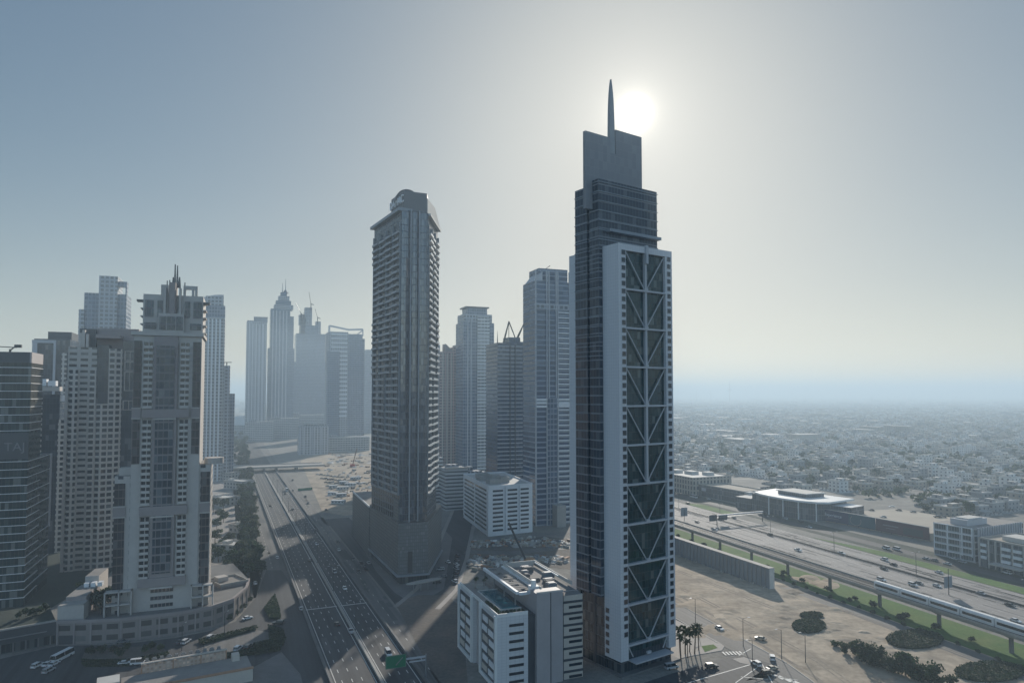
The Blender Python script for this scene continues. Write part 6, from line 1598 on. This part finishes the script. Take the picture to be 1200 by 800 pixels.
fleet([(455, 767, "van", "white", PI), (396, 635, "sedan", "black", PI), (392, 671, "suv", "silver", PI), (404, 690, "sedan", "white", PI), (397, 645, "sedan", "silver", PI), (370, 622, "sedan", "black", PI), (371, 638, "sedan", "white", PI), (382, 598, "sedan", "black", PI), (361, 590, "sedan", "grey", PI), (358, 582, "sedan", "black", PI), (343, 575, "sedan", "black", PI), (343, 563, "suv", "grey", PI), (420, 671, "suv", "black", PI), (414, 656, "sedan", "black", PI)], A_HW, "heading this way on the highway, counted from the green sign", "cars on the highway")
fleet([(411, 741, "pickup", "silver"), (395, 732, "sedan", "black"), (363, 657, "sedan", "black"), (343, 597, "sedan", "black"), (336, 575, "bus", "white"), (334, 579, "sedan", "black"), (331, 620, "sedan", "grey")], A_HW, "driving away on the highway beside the median barrier", "cars on the highway")
fleet([(353, 714, "sedan", "silver"), (325, 654, "sedan", "white"), (326, 731, "suv", "black", 1.2), (299, 684, "sedan", "white"), (290, 725, "sedan", "white", -1.2)], A_HW, "on the service road by the avenue", "cars on the service road")
fleet([(423, 660, "sedan", "black"), (426, 664, "sedan", "grey"), (429, 668, "sedan", "black"), (432, 660, "sedan", "silver")], A_HW, "parked in a file before the mesh-clad base", "cars before the mesh-clad base")
fleet([(525, 659, "sedan", "white"), (516, 668, "suv", "silver", 1.2), (519, 676, "sedan", "grey", 1.3), (512, 683, "sedan", "black", 1.4)] + [(536 - k * .5, 652 + k * 5, "sedan" if k % 3 else "suv", ("black", "grey", "white", "silver")[k % 4]) for k in range(7)], A_HW + .1, "along the side road behind the vacant lot", "cars along the side road")
fleet([(806, 590, "sedan", "black"), (902, 627, "suv", "black"), (986, 649, "pickup", "white"), (1036, 656, "suv", "white"), (1047, 662, "sedan", "black"), (1100, 671, "sedan", "white"), (860, 607, "sedan", "grey")], A_EH, "on the far carriageway of the sunlit highway", "cars on the sunlit highway")
fleet([(817, 612, "sedan", "grey", PI), (838, 621, "sedan", "white", PI), (935, 645, "pickup", "white", PI), (1036, 667, "sedan", "black", PI), (1033, 680, "suv", "white", PI), (1070, 686, "suv", "white", PI), (1077, 684, "sedan", "grey", PI), (1098, 687, "sedan", "white", PI), (1184, 710, "sedan", "black", PI), (1150, 696, "sedan", "silver", PI), (1190, 728, "sedan", "white", PI)], A_EH, "on the near carriageway of the sunlit highway", "cars on the sunlit highway")
fleet([(1038, 643, "van", "white"), (1050, 644, "van", "white"), (1085, 655, "sedan", "silver"), (1095, 657, "sedan", "grey"), (1110, 661, "sedan", "white"), (1118, 655, "sedan", "white"), (1128, 659, "sedan", "silver"), (1180, 672, "suv", "white"), (948, 618, "sedan", "white"), (938, 612, "sedan", "black"), (920, 608, "sedan", "white"), (830, 585, "sedan", "white"), (813, 583, "bus", "white")], A_EH, "on the frontage road by the billboards and showrooms", "cars on the frontage road")
fleet([(1098, 606, "suv", "black"), (1105, 606, "sedan", "grey"), (1070, 600, "sedan", "grey"), (1053, 598, "sedan", "black"), (1021, 598, "sedan", "black"), (1045, 594, "sedan", "white"), (990, 596, "sedan", "black"), (1035, 606, "sedan", "silver")], A_EH + 1.2, "parked on the deck behind the billboards", "cars on the parking deck", 5.5)
fleet([(843, 737, "sedan", "white", PI)], math.atan2(84 - 73, 304 - 271) * 1 + 0.0, "on the boulevard between palms and sand", "cars at the junction", .16)
fleet([(834, 782, "suv", "black", -1.3), (787, 783, "van", "silver", -1.2), (900, 790, "suv", "black", -1.25), (905, 784, "sedan", "beige", -1.2), (886, 749 + 30, "suv", "white", .3)], 0, "waiting at the junction below the braced tower", "cars at the junction", .2)
car(gp(905, 772, .2), -.3, "suv", "white", "white off-road car leaving the junction beside the traffic island", "cars at the junction", .2)
car(gp(891, 749, .1), .9, "sedan", "beige", "pale beige car parked alone on the bare sand", "cars at the junction", .1)
fleet([(44, 781, "suv", "white", -.5), (56, 779, "sedan", "white", -.5), (63, 779, "sedan", "white", -.5), (73, 772, "bus", "white", -.5), (57, 787, "suv", "silver", -.5)], A_HW, "in the street before the dark podium", "cars in the dark street", .16)
fleet([(126, 750, "bus", "white", -1.35), (148, 748, "sedan", "silver", -1.35), (163, 746, "suv", "white", -1.35), (219, 737.5, "sedan", "silver", -1.3), (198, 739, "pickup", "grey", -1.3), (143, 753, "sedan", "grey", -1.3)], 0, "parked along the curved podium wall", "cars by the curved podium", .16)
fleet([(211, 753, "sedan", "grey"), (218, 753, "suv", "white"), (162, 778, "van", "white", -1.2), (146, 778, "sedan", "white", -1.2), (247, 748, "suv", "white"), (279, 761, "suv", "white"), (291.5, 759, "suv", "black")], -.1, "around the parking lot by the ornate pavilion", "cars around the parking lot", .2)
fleet([(262 + 7 * k, 566 - k % 2, "sedan", ("white", "silver", "black")[k % 3]) for k in range(4)] + [(258 + 8 * k, 584, "sedan", ("silver", "white", "grey")[k % 3]) for k in range(3)], 1.2, "in the estate yard beside the avenue", "cars in the estate yard", .1)
# dense parking behind the sandy work site road
fleet([(372 + 4 * (k % 8) + (k // 8) * 5, 556 + 4.6 * (k // 8) + .5 * (k % 8), ("sedan", "suv")[k % 2], ("white", "silver", "grey", "black", "beige")[(k * 7) % 5]) for k in range(28)], 1.2, "in the crowded lot at the sandy work site", "cars in the work site lot", .1)

# ================================================================ villa quarter
for nm, c in (("villa_white", (.70, .69, .66)), ("villa_cream", (.52, .47, .40)), ("villa_sand", (.40, .345, .28)), ("villa_grey", (.30, .30, .30))):
    facade(nm, c, (.07, .075, .085), fh=3.4, bw=5.2, sill=.30, head=.75, jamb=.33, var=.9, streak=.25, ior=1.5)
plain("villa_roof", (.50, .48, .45), .85, var=.2, scale=.1)
VK = ["villa_white", "villa_cream", "villa_sand", "villa_grey"]
def villa_shape(rnd):
    """list of (x0, x1, y0, y1, z0, z1) boxes"""
    w, d = rnd.uniform(11, 17), rnd.uniform(10, 15); h = rnd.choice((7.2, 7.2, 8, 10.5))
    bx = [(-w / 2, w / 2, -d / 2, d / 2, 0, h)]
    if rnd.random() < .7: s = rnd.choice((-1, 1)); bx.append((s * w * .5 if s > 0 else -w * .5 - 5, s * w * .5 + 5 if s > 0 else -w * .5, -d / 2, d / 2 - 3, 0, h * .5))
    x = rnd.uniform(-w / 2 + 2, w / 2 - 5); bx.append((x, x + rnd.uniform(3, 5), -2, d / 2 - 1, h, h + 2.8))
    return bx, w, d, h
VP = []
for i in range(14):
    rnd = random.Random(100 + i); bx, w, d, h = villa_shape(rnd)
    mat = VK[i % 4]; tone = {"villa_white": "white", "villa_cream": "cream", "villa_sand": "sand-coloured", "villa_grey": "grey"}[mat]
    r = thing("villa", f"{tone} flat-roofed villa with rooftop stair room in the villa quarter beyond the showrooms", "villa", (0, 0, 0), f"{tone} villas of the villa quarter")
    b = MB()
    for q in bx[:-1]: b.box(W0, q[0], q[1], q[2], q[3], q[4], q[5], 0, 1)
    b.build("wall", [M[mat], M["villa_roof"]], r)
    q = bx[-1]; b = MB(); b.box(W0, q[0], q[1], q[2], q[3], q[4], q[5], 0, 1); b.build("roof_room", [M[mat], M["roof_pale"]], r)
    b = MB()
    for (u0, u1, d0, d1) in ((-w / 2, w / 2, d / 2 - .3, d / 2 + .1), (-w / 2, w / 2, -d / 2 - .1, -d / 2 + .3), (-w / 2 - .1, -w / 2 + .3, -d / 2 + .3, d / 2 - .3), (w / 2 - .3, w / 2 + .1, -d / 2 + .3, d / 2 - .3)): b.box(W0, u0, u1, d0, d1, h, h + .8)
    b.build("parapet", M["roof_pale"], r)
    b = MB(); a, c = w / 2 + 7, d / 2 + 6
    for (u0, u1, d0, d1) in ((-a, a, c - .15, c + .15), (-a, a, -c - .15, -c + .15), (-a - .15, -a + .15, -c, c), (a - .15, a + .15, -c, c)): b.box(W0, u0, u1, d0, d1, 0, 2.2)
    b.build("garden_wall", M[mat], r)
    VP.append(r); KIDS[r] = [(k, []) for k in r.children]
VA = math.atan2(EF[1], EF[0])
spots = []; PARK = []
rv = random.Random(42)
for row in range(0, 230):
    for col in range(-20, 330):
        s = row * 27 + (row // 2) * 13; o = 112 + col * 27 + (col // 7) * 18
        x, y = EH.p(s + rv.uniform(-4, 4) - 60, o + rv.uniform(-4, 4))
        if y < 480 or y > 6500: continue
        px = 600 + 800 * x / y
        if px < 770 or px > 1240: continue
        py = 461 + 80000 / y
        lim = 568 + (px - 790) * .06       # keep clear of the roadside buildings
        if px < 890: lim = 558
        elif px > 1090: lim = 603
        if py > lim: continue
        if col % 7 == 3 and row % 4 < 2 and rv.random() < .8: continue
        if math.sin(row * .9 + col * .37) + math.sin(col * .61 - row * .23) > 1.35: PARK.append((y, x)); continue
        if rv.random() < .08: continue
        spots.append((y, x))
spots.sort()
near = spots[:290]; far = spots[290:]
usedv = set()
for y, x in near:
    i = rv.randrange(14); pr = VP[i]; a = VA + rv.choice((0, PI / 2, PI)) + rv.uniform(-.05, .05); s = rv.uniform(.9, 1.1)
    if i not in usedv: usedv.add(i); pr.location = (x, y, 0); pr.rotation_euler = (0, 0, a)
    else: copy_tree(pr, (x, y, 0), a, (s, s, rv.uniform(.85, 1.2)))
fb = {k: MB() for k in VK}
for y, x in far:
    if y > 3600 and rv.random() < .35: continue
    bx, w, d, h = villa_shape(rv); a = VA + rv.choice((0, PI / 2)); f = Frame((x, y), (math.cos(a), math.sin(a))); k = rv.choice(VK); s = 1.0 if y < 3000 else 1.25
    big = rv.random() < .03
    if big:
        fb[k].box(f, -rv.uniform(14, 40), rv.uniform(14, 40), -rv.uniform(8, 22), rv.uniform(8, 22), 0, rv.choice((7, 9, 12, 18)), 0, 1); continue
    for q in bx: fb[k].box(f, q[0] * s * (2 if big else 1), q[1] * s * (2 if big else 1), q[2] * s, q[3] * s, q[4], q[5] * (1.8 if big else 1), 0, 1)
for k in VK: tag(fb[k].build("far_villas", [M[k], M["villa_roof"]]), f"far {k[6:]} villas merging into the haze toward the sea", None, None, "stuff")
vs_ = MB()
for row in range(0, 110):
    s0 = row * 2 * 27 + row * 13 - 60 - 13 - 7
    vs_.quad(EH.pt(s0 - 3.5, 100, .09), EH.pt(s0 + 3.5, 100, .09), EH.pt(s0 + 3.5, 3600, .09), EH.pt(s0 - 3.5, 3600, .09))
for c_ in range(0, 40):
    o0 = 112 + c_ * 7 * 27 + c_ * 18 - 13 - 9
    vs_.quad(EH.pt(40, o0 - 3.5, .13), EH.pt(6500, o0 - 3.5, .13), EH.pt(6500, o0 + 3.5, .13), EH.pt(40, o0 + 3.5, .13))
structure("villa_street", vs_, M["asphalt_worn"])
# distant city floor either side and up to the shore
fc = MB()
for _ in range(1500):
    y = 6500 + rv.random() ** 1.3 * 6500; x = rv.uniform(.18, .85) * y; f = Frame((x, y), EF); w, d, h = rv.uniform(14, 60), rv.uniform(14, 40), rv.choice((7, 8, 9, 10, 14, 20))
    fc.box(f, -w / 2, w / 2, -d / 2, d / 2, 0, h, 0, 1)
for _ in range(900):
    y = 1800 + rv.random() * 6000; x = rv.uniform(-.62, .1) * y; f = Frame((x, y), EF); w, d, h = rv.uniform(14, 50), rv.uniform(14, 40), rv.choice((7, 9, 12, 16, 24, 36))
    if abs(x + 43 + .426 * (y - 236)) < 60: continue
    fc.box(f, -w / 2, w / 2, -d / 2, d / 2, 0, h, 0, 1)
tag(fc.build("far_city", [M["villa_cream"], M["villa_roof"]]), "low distant city blocks fading into haze around the towers", None, None, "stuff")
# trees of the villa quarter
VT = [tree_proto(21, 6.5, 6.5, "leaf_dusty", 7, 26, .55, "garden_tree"), tree_proto(22, 5.5, 6, "leaf_dark", 7, 26, .55, "garden_tree"), tree_proto(23, 7.5, 6, "leaf_mid", 7, 26, .55, "garden_tree")]
vts = []
for y, x in spots[:420]:
    for _ in range(2):
        if rv.random() < .55: vts.append((x + rv.choice((-1, 1)) * rv.uniform(9, 14), y + rv.choice((-1, 1)) * rv.uniform(9, 14)))
for px, py in ((905, 566), (916, 569), (930, 567), (870, 562), (940, 574), (973, 580), (990, 583), (1013, 575), (1005, 572), (1060, 590), (1120, 592), (1085, 594), (855, 560), (1000, 560), (1150, 560)): vts.append(gp(px, py))
for x, y in vts[:290]: put(VT, (x, y), "dusty green tree among the villas beyond the highway", "trees among the villas", rv.uniform(1.0, 1.8))
ft = MB()
for y, x in spots[380:]:
    if y > 5200: continue
    for _ in range(2 if y < 2500 else 1):
        cx, cy_ = x + rv.uniform(-14, 14), y + rv.uniform(-14, 14); r_ = rv.uniform(2.4, 4.2)
        leaf_cluster(ft, (cx, cy_, r_ * .9), r_, 7, r_ * .5, rv)
for y, x in PARK:
    if y > 5500: continue
    for _ in range(6):
        r_ = rv.uniform(2.6, 4.6); leaf_cluster(ft, (x + rv.uniform(-14, 14), y + rv.uniform(-14, 14), r_ * .9), r_, 7, r_ * .5, rv)
tag(ft.build("far_trees", M["leaf_dusty"]), "far scattered trees between the villas", None, None, "stuff")
for i, (px, y0, y1, w) in enumerate(((855, 446, 463, 3.2), (816, 458, 464, 2), (833, 457, 464, 2), (1021, 463, 470, 4), (944, 465, 470, 2.5))):
    Y = 7000; x = xat(px, Y); m_ = MB(); m_.tube((x, Y, 0), (x, Y, zat(y0, Y)), w, w * .5, 6)
    if i == 0: m_.box(W0, x - 18, x + 18, -Y - 3, -Y + 3, zat(457, Y), zat(456, Y))
    tag(m_.build("far_mast", M["concrete_dark"]), ("tall cross-armed mast", "short thin mast next to the braced tower", "short thin mast before the cross-armed mast", "stubby far chimney", "small far chimney")[i] + " on the hazy horizon over the villas", "mast")

# ================================================================ haze
HZ_TOP = 236.0
b = MB(); b.box(W0, -62000, 62000, -64000, 5000, -6.0, HZ_TOP)
hz = b.build("haze", bpy.data.materials.new("haze_air")); hz['kind'] = 'stuff'; hz['label'] = "pale blue dusty haze over the whole city"
m_ = hz.data.materials[0]; m_.use_nodes = True; nn, ll = m_.node_tree.nodes, m_.node_tree.links
for n_ in list(nn):
    if n_.type == 'BSDF_PRINCIPLED': nn.remove(n_)
pv = nn.new("ShaderNodeVolumePrincipled"); pv.inputs["Color"].default_value = (.67, .83, .95, 1); pv.inputs["Density"].default_value = .00029; pv.inputs["Anisotropy"].default_value = .2
ll.new(pv.outputs[0], next(n_ for n_ in nn if n_.type == 'OUTPUT_MATERIAL').inputs["Volume"])
